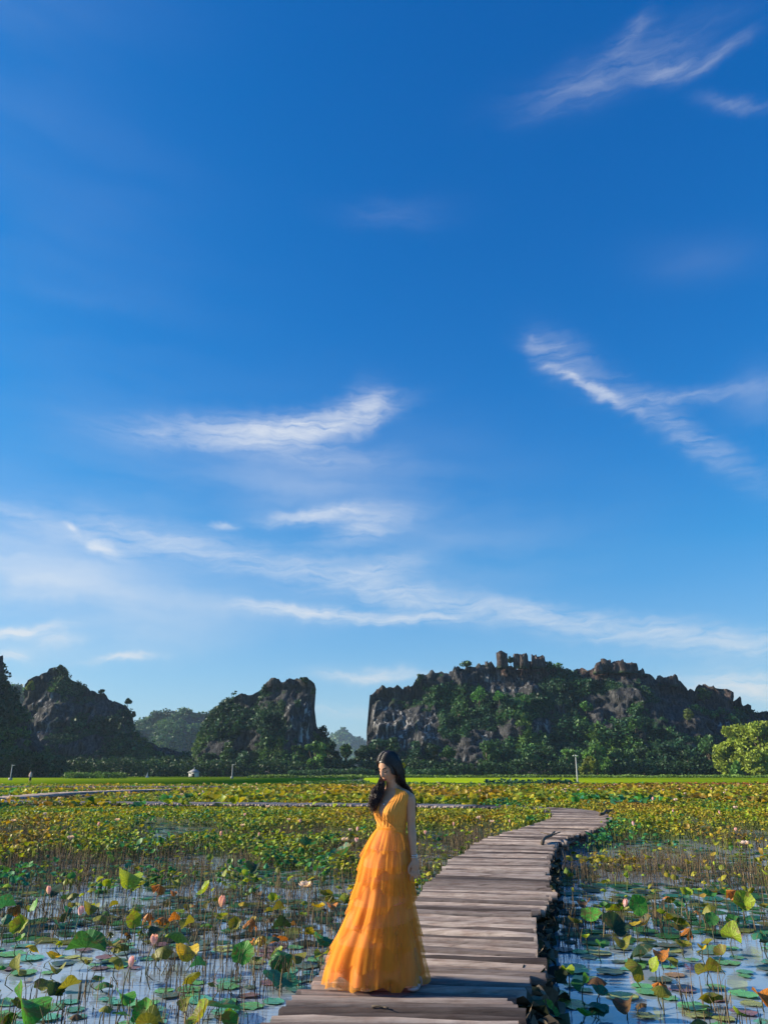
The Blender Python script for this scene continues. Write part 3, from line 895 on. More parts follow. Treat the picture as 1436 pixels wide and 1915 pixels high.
def log_mesh(seed):
    rg = np.random.default_rng(seed)
    n, k = 8, 7
    x = np.linspace(-0.5, 0.5, k)
    bend = (fbm(x * 2.3 + seed, seed, o=2, seed=seed) - 0.5)
    bz = (fbm(x * 2.3 + seed, seed + 9, o=2, seed=seed) - 0.5)
    r = 1.0 + 0.22 * (fbm(x * 5, seed, o=2, seed=seed + 2) - 0.5) + 0.14 * x * rg.choice([-1, 1])
    th = np.arange(n) / n * 2 * math.pi
    V = []
    for i in range(k):
        rr = r[i] * (1 + 0.18 * (vnoise(th * 2 + 9, x[i] * 4, seed, seed) - 0.5))
        V.append(np.stack([np.full(n, x[i]) + rg.normal(0, 0.004, n) * (i in (0, k - 1)), np.cos(th) * rr + bend[i] * 1.7, np.sin(th) * rr + bz[i] * 0.5], -1))
    V = np.vstack(V + [np.array([[-0.5, bend[0], 0], [0.5, bend[-1], 0]])])
    i = np.arange(k - 1)[:, None] * n
    j = np.arange(n)[None]
    kk = (j + 1) % n
    Q = np.stack([i + j, i + kk, i + n + kk, i + n + j], -1).reshape(-1, 4)
    jj = np.arange(n)
    c = k * n
    T = np.vstack([np.stack([(jj + 1) % n, jj, np.full(n, c)], -1), np.stack([(k - 1) * n + jj, (k - 1) * n + (jj + 1) % n, np.full(n, c + 1)], -1)])
    return V, Q, T
LOGV = [log_mesh(900 + i) for i in range(14)]
LOGM = [mesh_np('log', v, [q, t], M['log'], True) for v, q, t in LOGV]

walk = link('boardwalk', None, kind='structure', label='curving boardwalk of weathered grey logs')
def half_width(y):
    return 0.86 + 0.10 * min(1, max(0, (y - 14) / 12))
def build_logs():
    rg = np.random.default_rng(77)
    s, i, made = 0.0, 0, 0
    far = MB()
    tot = len(PATH) * 0.05
    while s < tot - 0.2:
        rad = float(np.clip(rg.normal(0.058, 0.015), 0.036, 0.095))
        if rg.uniform() < 0.04:
            rad = rg.uniform(0.08, 0.10)
        s += rad * 1.03
        k = min(len(PATH) - 2, int(s / 0.05))
        p = PATH[k]
        t = PATH[min(k + 8, len(PATH) - 1)] - PATH[max(k - 8, 0)]
        t /= np.linalg.norm(t)
        y = p[1]
        a_perp = math.atan2(-t[0], t[1])                       # log axis across the path
        ang = a_perp * (0.8 if k < len(PATH) * 0.5 else 1.0) + rg.normal(0, 0.014)
        hw = half_width(y)
        e0 = hw + rg.normal(0, 0.03) + 0.07 * (vnoise(s * 0.9, seed=4) - 0.5) * 2
        e1 = hw + rg.normal(0, 0.035) + 0.12 * (vnoise(s * 0.8, seed=5) - 0.5) * 2
        L = e0 + e1
        off = (e1 - e0) / 2
        c = (p[0] + math.cos(ang) * off, p[1] + math.sin(ang) * off, DECK - rad * 0.98 + rg.normal(-0.002, 0.008))
        vi = rg.integers(len(LOGM))
        roll = rg.uniform(-0.3, 0.3)
        flip = math.pi if rg.uniform() < 0.5 else 0
        if made < 300 and y > 4.6:
            o = link('log', LOGM[vi], walk, c)
            o.rotation_euler = (roll, rg.normal(0, 0.006), ang + flip)
            o.scale = (L, rad * 0.84, rad * 0.98)
            made += 1
        elif y > 4.6:
            v, q, t3 = LOGV[vi]
            w_ = v * [L, rad * 0.84, rad * 0.98]
            ca, sa = math.cos(ang), math.sin(ang)
            w_ = np.stack([w_[:, 0] * ca - w_[:, 1] * sa, w_[:, 0] * sa + w_[:, 1] * ca, w_[:, 2]], -1) + c
            far.add(w_, q, t3)
        s += rad * 1.03
        i += 1
    link('far_logs', far.mesh('far_logs', M['log'], True), walk, kind='stuff')
    # bearers and posts under the deck
    for side in (-1, 1):
        pts = []
        for k in range(80, len(PATH) - 1, 24):
            t = PATH[min(k + 8, len(PATH) - 1)] - PATH[max(k - 8, 0)]
            t /= np.linalg.norm(t)
            nrm = np.array([t[1], -t[0]])
            q = PATH[k] + nrm * side * (half_width(PATH[k][1]) - 0.16)
            pts.append((q[0], q[1], DECK - 0.175))
        v, q, t3 = tube(pts, 0.045, 6)
        link('bearer', mesh_np('bearer', v, [q, t3], M['log'], True), walk)
    pv, pq, pt3 = tube([(0, 0, -0.5), (0.01, 0, 0.0), (0, 0.01, 0.24)], [0.045, 0.05, 0.045], 7)
    pm = mesh_np('post', pv, [pq, pt3], M['log'], True)
    for k in range(90, len(PATH) - 1, 26):
        t = PATH[min(k + 8, len(PATH) - 1)] - PATH[max(k - 8, 0)]
        t /= np.linalg.norm(t)
        nrm = np.array([t[1], -t[0]])
        for side in (-1, 1):
            q = PATH[k] + nrm * side * (half_width(PATH[k][1]) - 0.10 + rg.normal(0, 0.02))
            o = link('post', pm, walk, (q[0], q[1], 0.0))
            o.rotation_euler = (rg.normal(0, 0.05), rg.normal(0, 0.05), rg.uniform(0, 6))
build_logs()

# two more walks far out on the left
def far_walk(label, pts, w_):
    P = resample(np.array(pts), 0.16)
    root = link('boardwalk', None, kind='structure', label=label)
    rg = np.random.default_rng(int(abs(pts[0][0]) * 10))
    mb, leg = MB(), MB()
    for k in range(1, len(P) - 1):
        t = P[k + 1] - P[k - 1]
        t /= np.linalg.norm(t)
        ang = math.atan2(-t[0], t[1])
        v, q, t3 = LOGV[k % len(LOGV)]
        u = v * [w_ * 2 + rg.normal(0, 0.08), 0.085, 0.075]
        ca, sa = math.cos(ang), math.sin(ang)
        u = np.stack([u[:, 0] * ca - u[:, 1] * sa, u[:, 0] * sa + u[:, 1] * ca, u[:, 2]], -1) + [P[k][0], P[k][1], DECK - 0.08 + rg.normal(0, 0.01)]
        mb.add(u, q, t3)
        if k % 9 == 0:
            for sd in (-1, 1):
                e = np.array([t[1], -t[0]]) * sd * (w_ - 0.12)
                leg.tube([(P[k][0] + e[0], P[k][1] + e[1], -0.4), (P[k][0] + e[0], P[k][1] + e[1], 0.22)], 0.06, 5)
    link('deck_logs', mb.mesh('deck_logs', M['log'], True), root, kind='stuff')
    link('posts', leg.mesh('posts', M['log'], True), root)
far_walk('pale boardwalk curving away at the far left', [(-30, 46.5), (-24.5, 51), (-24.4, 58), (-24.6, 65), (-22.6, 73), (-20.5, 77)], 1.0)
far_walk('farthest thin boardwalk running straight across at left', [(-48, 91), (-38, 92), (-28, 92.6), (-18.5, 93)], 1.2)

def dead_stick(label, p0, p1, r, bend, seed, forks=()):
    rg = np.random.default_rng(seed)
    p0, p1 = np.array(p0, float), np.array(p1, float)
    t = np.linspace(0, 1, 6)[:, None]
    P = p0 * (1 - t) + p1 * t + np.array([0, 0, 1.0]) * np.sin(t * math.pi) * bend + rg.normal(0, r * 0.4, (6, 3))
    P[:, 2] = np.maximum(P[:, 2], DECK + r * 0.6)
    mb = MB().tube(P, np.linspace(r, r * 0.5, 6), 6)
    for f in forks:
        mb.tube([P[3], P[3] + np.array(f)], [r * 0.5, r * 0.25], 5)
    link('stick', mb.mesh('stick', M['bark'], True), label=label, cat='stick')
a0, a1 = ground(1010, 1580, DECK), ground(1038, 1567, DECK)
dead_stick('dark broken branch lying across the deck at the inner bend', (*a0, DECK + .03), (*a1, DECK + .14), 0.045, 0.03, 3, [(0.25, 0.2, 0.05), (-0.2, 0.3, 0.04)])
a0, a1 = ground(1122, 1527, DECK), ground(1140, 1523, DECK)
dead_stick('dark branch stub at the outer corner of the far bend', (*a0, DECK + .04), (*a1, DECK + .12), 0.06, 0.04, 4, [(0.3, 0.1, 0.03)])
a0, a1 = ground(696, 1886, DECK), ground(728, 1889, DECK)
dead_stick('short dark twig on the logs in front of the skirt hem', (*a0, DECK + .012), (*a1, DECK + .014), 0.009, 0.004, 5, [(0.03, -0.04, 0.01)])

# ------------------------------------------------------------------ lotus pond
def disc(nr, nt, fr, fz, fcut=None):
    """peltate leaf: rings of nt points; fr(theta)=edge radius, fz(r,theta)=height"""
    th = np.arange(nt) / nt * 2 * math.pi
    V = [np.array([[0, 0, fz(np.array([0.0]), np.array([0.0]))[0]]])]
    for k in range(1, nr + 1):
        r = k / nr
        R = fr(th) * r
        V.append(np.stack([np.cos(th) * R, np.sin(th) * R, fz(np.full(nt, r), th)], -1))
    V = np.vstack(V)
    T = np.stack([np.zeros(nt, int), 1 + np.arange(nt), 1 + (np.arange(nt) + 1) % nt], -1)
    Q = []
    for k in range(nr - 1):
        a = 1 + k * nt + np.arange(nt)
        b = 1 + k * nt + (np.arange(nt) + 1) % nt
        Q.append(np.stack([a, a + nt, b + nt, b], -1))
    return V, (np.vstack(Q) if Q else None), T

def lotus_leaf(form, seed, nr=5, nt=28):
    rg = np.random.default_rng(seed)
    p = rg.uniform(0, 6.28, 4)
    jag = rg.uniform(0.03, 0.08)
    fr = lambda th: 0.5 * (1 + 0.05 * np.cos(2 * th + p[0]) + jag * np.cos(5 * th + p[1]) + jag * 0.7 * np.cos(9 * th + p[2]))
    wv = rg.uniform(0.03, 0.07)
    if form == 'cup':
        k = rg.uniform(0.16, 0.34)
        fz = lambda r, th: k * r ** 1.6 + wv * r ** 2 * np.cos(3 * th + p[0]) + 0.02 * r ** 3 * np.cos(8 * th + p[3])
    elif form == 'fold':
        k = rg.uniform(0.30, 0.52)
        fz = lambda r, th: k * r ** 1.5 * np.cos(th) ** 2 - 0.08 * r * r * np.sin(th) ** 2 + 0.03 * r ** 2 * np.cos(5 * th + p[1])
    elif form == 'droop':
        k = rg.uniform(0.2, 0.42)
        fz = lambda r, th: -k * r ** 1.7 + wv * 1.4 * r ** 2 * np.cos(4 * th + p[0])
    elif form == 'open':
        fz = lambda r, th: 0.06 * r ** 1.4 + wv * r ** 2 * np.cos(2 * th + p[0]) + 0.03 * r ** 3 * np.cos(6 * th + p[3])
    elif form == 'dry':
        k = rg.uniform(0.35, 0.6)
        fz = lambda r, th: -k * r ** 1.2 + 0.16 * r ** 1.5 * np.cos(5 * th + p[0]) + 0.06 * r * np.cos(9 * th + p[1])
        f0 = fr
        fr = lambda th: f0(th) * (0.72 + 0.2 * np.cos(5 * th + p[2]))
    else:
        gap = p[0]
        f1 = fr
        def fr(th):
            d = np.abs((th - gap + math.pi) % (2 * math.pi) - math.pi)
            return f1(th) * (1 - 0.10 * np.exp(-(d / 0.18) ** 2))
        fz = lambda r, th: 0.010 * r ** 3 * np.cos(3 * th + p[1]) + 0.012 * r ** 4 * np.cos(7 * th + p[2]) + 0.02 * r ** 6 * (np.cos(th + p[3]) > 0.55)
    return disc(nr, nt, fr, fz)

FORMS = ['cup', 'fold', 'droop', 'open', 'dry']
LEAF = {f: [lotus_leaf(f, 40 + 11 * i + 100 * k) for i in range(6)] for k, f in enumerate(FORMS)}
LEAFM = {f: [mesh_np('leaf', v, [q, t], M['lotus'], True) for v, q, t in LEAF[f]] for f in FORMS}
PAD = [lotus_leaf('pad', 800 + i, 3, 26) for i in range(8)]
PADM = [mesh_np('lotus_pad', v, [q, t], M['pad'], True) for v, q, t in PAD]
STEMM = []
for i in range(5):
    g_ = np.random.default_rng(60 + i)
    b_ = g_.normal(0, 0.05, 2)
    z_ = np.array([-0.25, 0.0, 0.35, 0.7, 1.0])
    P_ = np.stack([b_[0] * 4 * z_ * (1 - z_) * (z_ > 0), b_[1] * 4 * z_ * (1 - z_) * (z_ > 0), z_], -1)
    v, q, t = tube(P_, [0.006, 0.006, 0.0055, 0.005, 0.0045], 5)
    STEMM.append(mesh_np('stem', v, [q, t], M['stem'], True))

C_ = dict(teal=(0.024, 0.145, 0.085), green=(0.036, 0.155, 0.034), bright=(0.065, 0.26, 0.030), lime=(0.21, 0.30, 0.016), olive=(0.15, 0.165, 0.018), yellow=(0.46, 0.34, 0.010),
          brown=(0.115, 0.065, 0.025), rust=(0.40, 0.15, 0.02), dark=(0.020, 0.050, 0.022), maroon=(0.075, 0.030, 0.030))
CW = dict(teal='bluish green', green='mid green', bright='bright green', lime='yellow-green', olive='olive green', yellow='yellow', brown='withered brown', rust='rusty orange', dark='dark green', maroon='purplish brown')
FW = dict(cup='cupped', fold='folded', droop='drooping', open='flat spread', dry='shrivelled')

def zone(x, y):
    side = np.interp(y, PATH[:, 1][:600], PATH[:, 0][:600])
    lr = 'left' if x < side else 'right'
    far = abs(x - side) > 0.27 * y
    if y < 8.2:
        return f'{"near the frame edge" if far else "beside the deck"}, lower {lr}'
    if y < 12.0:
        return f'{"far out" if far else "close to the deck"} at {lr}, mid pond'
    return f'{"far out" if far else "close to the deck"} at {lr}, past the woman'

def lotus_plant(x, y, h, dia, form, colr, tilt, yaw, label, vi=0, jit=0.0):
    root = link('lotus_plant', None, loc=(x, y, 0), label=label, cat='lotus plant', group='lotus leaves standing on stems')
    lf = link('leaf', LEAFM[form][vi % 6], root, (0, 0, h))
    lf.rotation_euler = (tilt * math.cos(yaw), tilt * math.sin(yaw), yaw)
    lf.scale = (dia, dia, dia)
    c = np.array(C_[colr]) * (1 + jit)
    lf.color = (*np.clip(c, 0, 1), 1)
    sm = link('stem', STEMM[vi % 5], root)
    sm.scale = (1, 1, h + 0.002)
    return root

def ppm(x, y, z):
    """photo pixels per metre at a place"""
    return FPX / (y * math.cos(PITCH) + (z - CAM_Z) * math.sin(PITCH))

# leaves one can pick out near the camera: px, py, width, form, colour, tilt, yaw, height, label
NEAR = [
    (46, 1884, 84, 'fold', 'bright', 0.7, 0.9, 0.26, 'largest folded bright green leaf standing at the lower left corner'),
    (40, 1730, 34, 'cup', 'lime', 1.25, 3.0, 0.30, 'yellow-green leaf held upright near the left edge'),
    (66, 1768, 28, 'droop', 'yellow', 0.5, 1.0, 0.24, 'half yellow hanging leaf near the left edge'),
    (66, 1692, 24, 'open', 'bright', 1.3, 2.6, 0.34, 'small bright leaf facing the camera beside a rusty one at left'),
    (37, 1692, 28, 'dry', 'rust', 0.5, 1.0, 0.34, 'rusty shrivelled leaf near the left edge'),
    (8, 1696, 46, 'fold', 'teal', 0.5, 2.0, 0.32, 'bluish green leaf cut by the left edge'),
    (162, 1772, 74, 'fold', 'green', 0.10, 1.6, 0.20, 'long folded green leaf in the open water at left'),
    (126, 1846, 48, 'fold', 'olive', 0.5, 2.2, 0.24, 'olive folded leaf above the lower left leaf'),
    (100, 1858, 38, 'cup', 'dark', 0.6, 0.6, 0.20, 'dark green cupped leaf left of the olive one at lower left'),
    (272, 1898, 46, 'cup', 'bright', 0.8, 2.8, 0.18, 'bright green cupped leaf at the bottom edge left of centre'),
    (226, 1792, 34, 'droop', 'olive', 0.6, 4.0, 0.30, 'brownish olive leaf leaning right beside a lotus bud'),
    (250, 1722, 30, 'cup', 'lime', 1.1, 3.4, 0.34, 'yellow-green leaf over its round reflection at left'),
    (30, 1812, 40, 'fold', 'olive', 1.0, 1.2, 0.24, 'olive leaf doubled by its reflection at the left edge'),
    (350, 1780, 46, 'fold', 'yellow', 0.45, 0.2, 0.26, 'brightest yellow folded leaf left of the boardwalk'),
    (336, 1743, 50, 'droop', 'lime', 0.3, 1.0, 0.30, 'spread yellow-green leaf above the brightest yellow one'),
    (455, 1782, 42, 'open', 'bright', 1.15, 3.1, 0.30, 'bright green round leaf facing the camera left of the skirt'),
    (527, 1792, 46, 'droop', 'green', 0.9, 3.3, 0.24, 'green leaf like a hanging shield just left of the skirt hem'),
    (524, 1832, 64, 'open', 'teal', 0.35, 0.5, 0.12, 'broad bluish green leaf beside the deck edge left of the hem'),
    (526, 1732, 36, 'fold', 'dark', 0.4, 1.7, 0.30, 'dark folded leaf left of the middle of the skirt'),
    (441, 1728, 24, 'cup', 'olive', 1.2, 3.0, 0.34, 'narrow olive leaf standing upright left of the skirt'),
    (474, 1716, 32, 'dry', 'rust', 0.4, 0.5, 0.32, 'rusty curled leaf between two green ones left of the skirt'),
    (412, 1884, 92, 'open', 'teal', 0.22, 1.4, 0.12, 'long bluish green leaf near the bottom edge left of the deck'),
    (378, 1902, 52, 'cup', 'lime', 0.9, 2.5, 0.16, 'yellow-green leaf at the bottom edge left of the deck'),
    (428, 1909, 36, 'cup', 'bright', 0.9, 3.5, 0.14, 'small bright leaf at the bottom edge nearest the deck'),
    (356, 1822, 36, 'droop', 'olive', 0.7, 2.0, 0.22, 'dark olive leaf below the brightest yellow one'),
    (600, 1768, 44, 'cup', 'teal', 0.5, 0.8, 0.24, 'bluish green leaf touching the skirt on its left'),
    (300, 1745, 40, 'fold', 'dark', 0.5, 2.7, 0.30, 'dark folded leaf left of the spread yellow-green one'),
    (90, 1668, 40, 'fold', 'dark', 0.4, 0.8, 0.36, 'dark leaf beside a pale bud near the left edge'),
    (240, 1645, 44, 'fold', 'lime', 0.7, 0.4, 0.42, 'lime folded leaf at the far side of the open water at left'),
    (300, 1655, 34, 'dry', 'rust', 0.4, 0.4, 0.40, 'orange-brown hanging leaf at the far side of the open water'),
    (385, 1665, 30, 'cup', 'lime', 0.9, 2.5, 0.36, 'lime cupped leaf near the rim of the open water'),
    (640, 1600, 44, 'cup', 'teal', 0.5, 2.5, 0.42, 'bluish green leaf just left of the skirt ruffle'),
    (575, 1582, 34, 'cup', 'teal', 0.5, 1.5, 0.45, 'funnel shaped bluish green leaf left of the waist'),
    (478, 1622, 30, 'fold', 'dark', 0.5, 2.9, 0.40, 'dark funnel leaf at the edge of the growth left of the skirt'),
    (1193, 1693, 36, 'open', 'bright', 1.3, 3.1, 0.36, 'pale bright oval leaf facing the camera right of the boardwalk'),
    (1105, 1710, 38, 'open', 'bright', 0.6, 2.9, 0.30, 'vivid green leaf left of the pale oval one'),
    (1146, 1736, 52, 'cup', 'dark', 0.7, 3.4, 0.28, 'dark green leaf below the pale oval one'),
    (1208, 1727, 30, 'cup', 'dark', 0.7, 2.4, 0.28, 'dark green leaf below and right of the pale oval one'),
    (1330, 1718, 24, 'open', 'green', 1.2, 3.0, 0.34, 'small round green leaf facing the camera at right'),
    (1367, 1752, 40, 'fold', 'lime', 1.1, 1.2, 0.28, 'yellow-green leaf slanting down near the right edge'),
    (1196, 1806, 44, 'droop', 'olive', 0.9, 3.6, 0.26, 'olive leaf over its dark reflection in the open water at right'),
    (1226, 1806, 30, 'cup', 'lime', 1.1, 2.4, 0.26, 'lime leaf overlapping the olive one in the open water at right'),
    (1324, 1816, 46, 'fold', 'olive', 0.4, 1.8, 0.20, 'olive folded leaf lying low at right'),
    (1326, 1856, 44, 'droop', 'olive', 0.5, 1.5, 0.16, 'browned olive leaf low at right'),
    (1290, 1736, 28, 'dry', 'rust', 0.7, 0.3, 0.30, 'rusty hanging leaf right of the boardwalk'),
    (1350, 1784, 30, 'cup', 'olive', 0.6, 2.5, 0.24, 'small olive leaf below the slanting one at right'),
    (1424, 1866, 44, 'fold', 'rust', 0.5, 0.3, 0.14, 'orange leaf at the lower right edge'),
    (1112, 1884, 50, 'open', 'teal', 0.15, 0.9, 0.10, 'bluish green leaf at the lower right of the deck'),
    (1170, 1880, 40, 'fold', 'brown', 0.5, 2.6, 0.14, 'withered brown leaf beside the bluish green one at lower right'),
    (1118, 1893, 40, 'open', 'teal', 0.2, 2.9, 0.07, 'second bluish green leaf at the lower right of the deck'),
    (1024, 1898, 46, 'cup', 'bright', 0.9, 3.6, 0.20, 'bright green leaf against the deck edge at the bottom'),
    (1090, 1842, 36, 'fold', 'green', 0.6, 2.2, 0.22, 'green leaf over the dark litter right of the deck'),
    (1390, 1690, 40, 'cup', 'lime', 0.8, 3.0, 0.36, 'lime leaf in the yellow clump at right'),
    (1375, 1665, 40, 'dry', 'rust', 0.4, 0.4, 0.42, 'rusty leaf in the yellow clump at right'),
    (1120, 1860, 40, 'cup', 'teal', 0.4, 0.6, 0.14, 'low bluish green leaf in the water right of the litter'),
    (1270, 1712, 44, 'droop', 'olive', 0.6, 4.2, 0.30, 'wide dull olive leaf behind the rusty hanging one'),
    (1195, 1765, 60, 'droop', 'dark', 0.5, 2.0, 0.24, 'tattered dark leaf in the middle of the water at right'),
]
taken = []
for k, (px, py, wd, form, c, tl, yw, hh, lb) in enumerate(NEAR):
    hh *= 0.72
    x, y = ground(px, py, hh)
    dia = wd / ppm(x, y, hh) * 0.98
    lotus_plant(x, y, hh, dia, form, c, tl, yw, lb, k)
    taken.append((x, y))
taken = np.array(taken)

def wedge(n, y0, y1, rg, power=1.0, margin=0.4):
    """points spread over the pond in view"""
    y = (y0 ** 2 + (y1 ** 2 - y0 ** 2) * rg.uniform(0, 1, n) ** power) ** 0.5
    x = rg.uniform(-1, 1, n) * (y * 0.50 + margin)
    return x, y

def pick_colour(x, y, rg, raised=True):
    w_ = fbm(x / 2.2, y / 3.5, 3.3, o=3, seed=91) + rg.normal(0, 0.13)
    if raised:
        names = ['teal', 'green', 'dark', 'bright', 'olive', 'lime', 'olive', 'brown', 'yellow', 'rust']
    else:
        names = ['teal', 'teal', 'green', 'teal', 'dark', 'green', 'olive', 'maroon', 'olive', 'brown']
    return names[int(np.clip((w_ - 0.22) * 17, 0, 9))]

def near_plants():
    rg = np.random.default_rng(2024)
    x, y = wedge(1250, 5.3, 22, rg)
    dens = fbm(x / 1.8, y / 2.6, o=3, seed=12)
    keep = (path_dist(x, y) > 1.05) & (dens > 0.32 - (y - 6) * 0.008)
    x, y = x[keep], y[keep]
    o = np.argsort(y)
    x, y = x[o], y[o]
    pads = []
    made = 0
    ok = []
    for a, b in zip(x, y):
        if np.min(np.hypot(taken[:, 0] - a, (taken[:, 1] - b) * 0.6)) < 0.14:
            continue
        ok.append((a, b))
    for a, b in ok[:300 - len(NEAR)]:
        c = pick_colour(a, b, rg)
        form = rg.choice(FORMS, p=[.32, .26, .2, .14, .08])
        if c in ('brown', 'rust'):
            form = rg.choice(['dry', 'droop', 'fold'])
        h = rg.uniform(0.04, 0.22) + 0.010 * (b - 6)
        dia = rg.uniform(0.08, 0.19)
        lotus_plant(a, b, h, dia, form, c, abs(rg.normal(0.25, 0.35)), rg.uniform(0, 6.28),
                    f'{"tall" if h > 0.19 + 0.01 * (b - 6) else "low"} {"small" if dia < 0.115 else "large" if dia > 0.155 else "medium"} {CW[c]} {FW[form]} leaf {zone(a, b)}', int(rg.integers(30)), rg.normal(0, 0.15))
    return ok[300 - len(NEAR):]
REST = near_plants()

def near_pads():
    rg = np.random.default_rng(2025)
    x, y = wedge(3400, 5.25, 17.5, rg)
    dens = fbm(x / 1.5, y / 2.0, o=3, seed=15)
    side = np.interp(y, PATH[:, 1][:600], PATH[:, 0][:600])
    keep = (path_dist(x, y) > 1.0) & (dens > np.where(x > side, 0.35, 0.36))
    x, y = x[keep], y[keep]
    o = np.argsort(y)
    x, y = x[o], y[o]
    P = np.zeros((0, 3))
    rest = []
    n = 0
    for a, b in zip(x, y):
        d = rg.uniform(0.12, 0.28)
        if len(P) and np.min(np.hypot(P[:, 0] - a, P[:, 1] - b) - (P[:, 2] + d) * 0.42) < 0:
            continue
        P = np.vstack([P, [a, b, d]])
        c = pick_colour(a, b, rg, False)
        if n < 300:
            p = link('lotus_pad', PADM[n % 8], None, (a, b, 0.008 + (n % 5) * 0.002), f'{"small" if d < 0.165 else "large" if d > 0.225 else "medium"} {CW[c]} pad floating flat {zone(a, b)}', 'lotus pad', 'lotus pads floating on the pond')
            p.rotation_euler = (rg.normal(0, 0.012), rg.normal(0, 0.012), rg.uniform(0, 6.28))
            p.scale = (d, d, d)
            p.color = (*(np.array(C_[c]) * rg.uniform(1.5, 2.6) + 0.03), 1)
            n += 1
        else:
            rest.append((a, b, d, c))
    return rest
PADREST = near_pads()

def bake(V0, n_pts, pos, scale, tilt, yaw):
    """copies of a small mesh, turned, scaled and moved (numpy) -> (n*len(V0),3)"""
    ca, sa = np.cos(yaw), np.sin(yaw)
    ct, st = np.cos(tilt), np.sin(tilt)
    v = V0[None] * scale[:, None, None]
    x = v[..., 0]
    y = v[..., 1] * ct[:, None] - v[..., 2] * st[:, None]
    z = v[..., 1] * st[:, None] + v[..., 2] * ct[:, None]
    X = x * ca[:, None] - y * sa[:, None]
    Y = x * sa[:, None] + y * ca[:, None]
    return np.stack([X + pos[:, None, 0], Y + pos[:, None, 1], z + pos[:, None, 2]], -1).reshape(-1, 3)

def mass(name, label, pos, dia, tilt, yaw, cols, shapes, mat, rg, cat='lotus'):
    mb = MB()
    pick = rg.integers(len(shapes), size=len(pos))
    Vs, Qs, Ts, Cs, n0 = [], [], [], [], 0
    for k, (v, q, t) in enumerate(shapes):
        m_ = pick == k
        c = int(m_.sum())
        if not c:
            continue
        W = bake(v, len(v), pos[m_], dia[m_], tilt[m_], yaw[m_])
        off = (np.arange(c) * len(v))[:, None, None] + n0
        if q is not None and len(q):
            Qs.append((q[None] + off).reshape(-1, 4))
        Ts.append((t[None] + off).reshape(-1, 3))
        Vs.append(W)
        Cs.append(np.repeat(cols[m_], len(v), 0))
        n0 += len(W)
    F = ([np.vstack(Qs)] if Qs else []) + [np.vstack(Ts)]
    return link(name, mesh_np(name, np.vstack(Vs), F, mat, True, np.vstack(Cs)), kind='stuff', label=label, cat=cat)

PAL = np.array([C_['teal'], C_['green'], C_['green'], C_['olive'], C_['lime'], C_['olive'], (0.22, 0.22, 0.016), (0.27, 0.24, 0.016), (0.30, 0.22, 0.015), C_['brown']])
def field_colours(x, y, rg, bias=0.0):
    f = fbm(x / 3.0, y / 7.0, 1.7, o=4, seed=33) * 0.75 + fbm(x / 0.7, y / 1.2, 2.0, o=2, seed=34) * 0.25
    g = np.clip((f - 0.27 + bias) * 20 + rg.normal(0, 1.3, len(x)), 0, 8.6)
    k = np.floor(g).astype(int)
    c = PAL[k] * (1 - (g - k))[:, None] + PAL[np.minimum(k + 1, 9)] * (g - k)[:, None]
    return c * rg.uniform(0.75, 1.7, (len(x), 1))

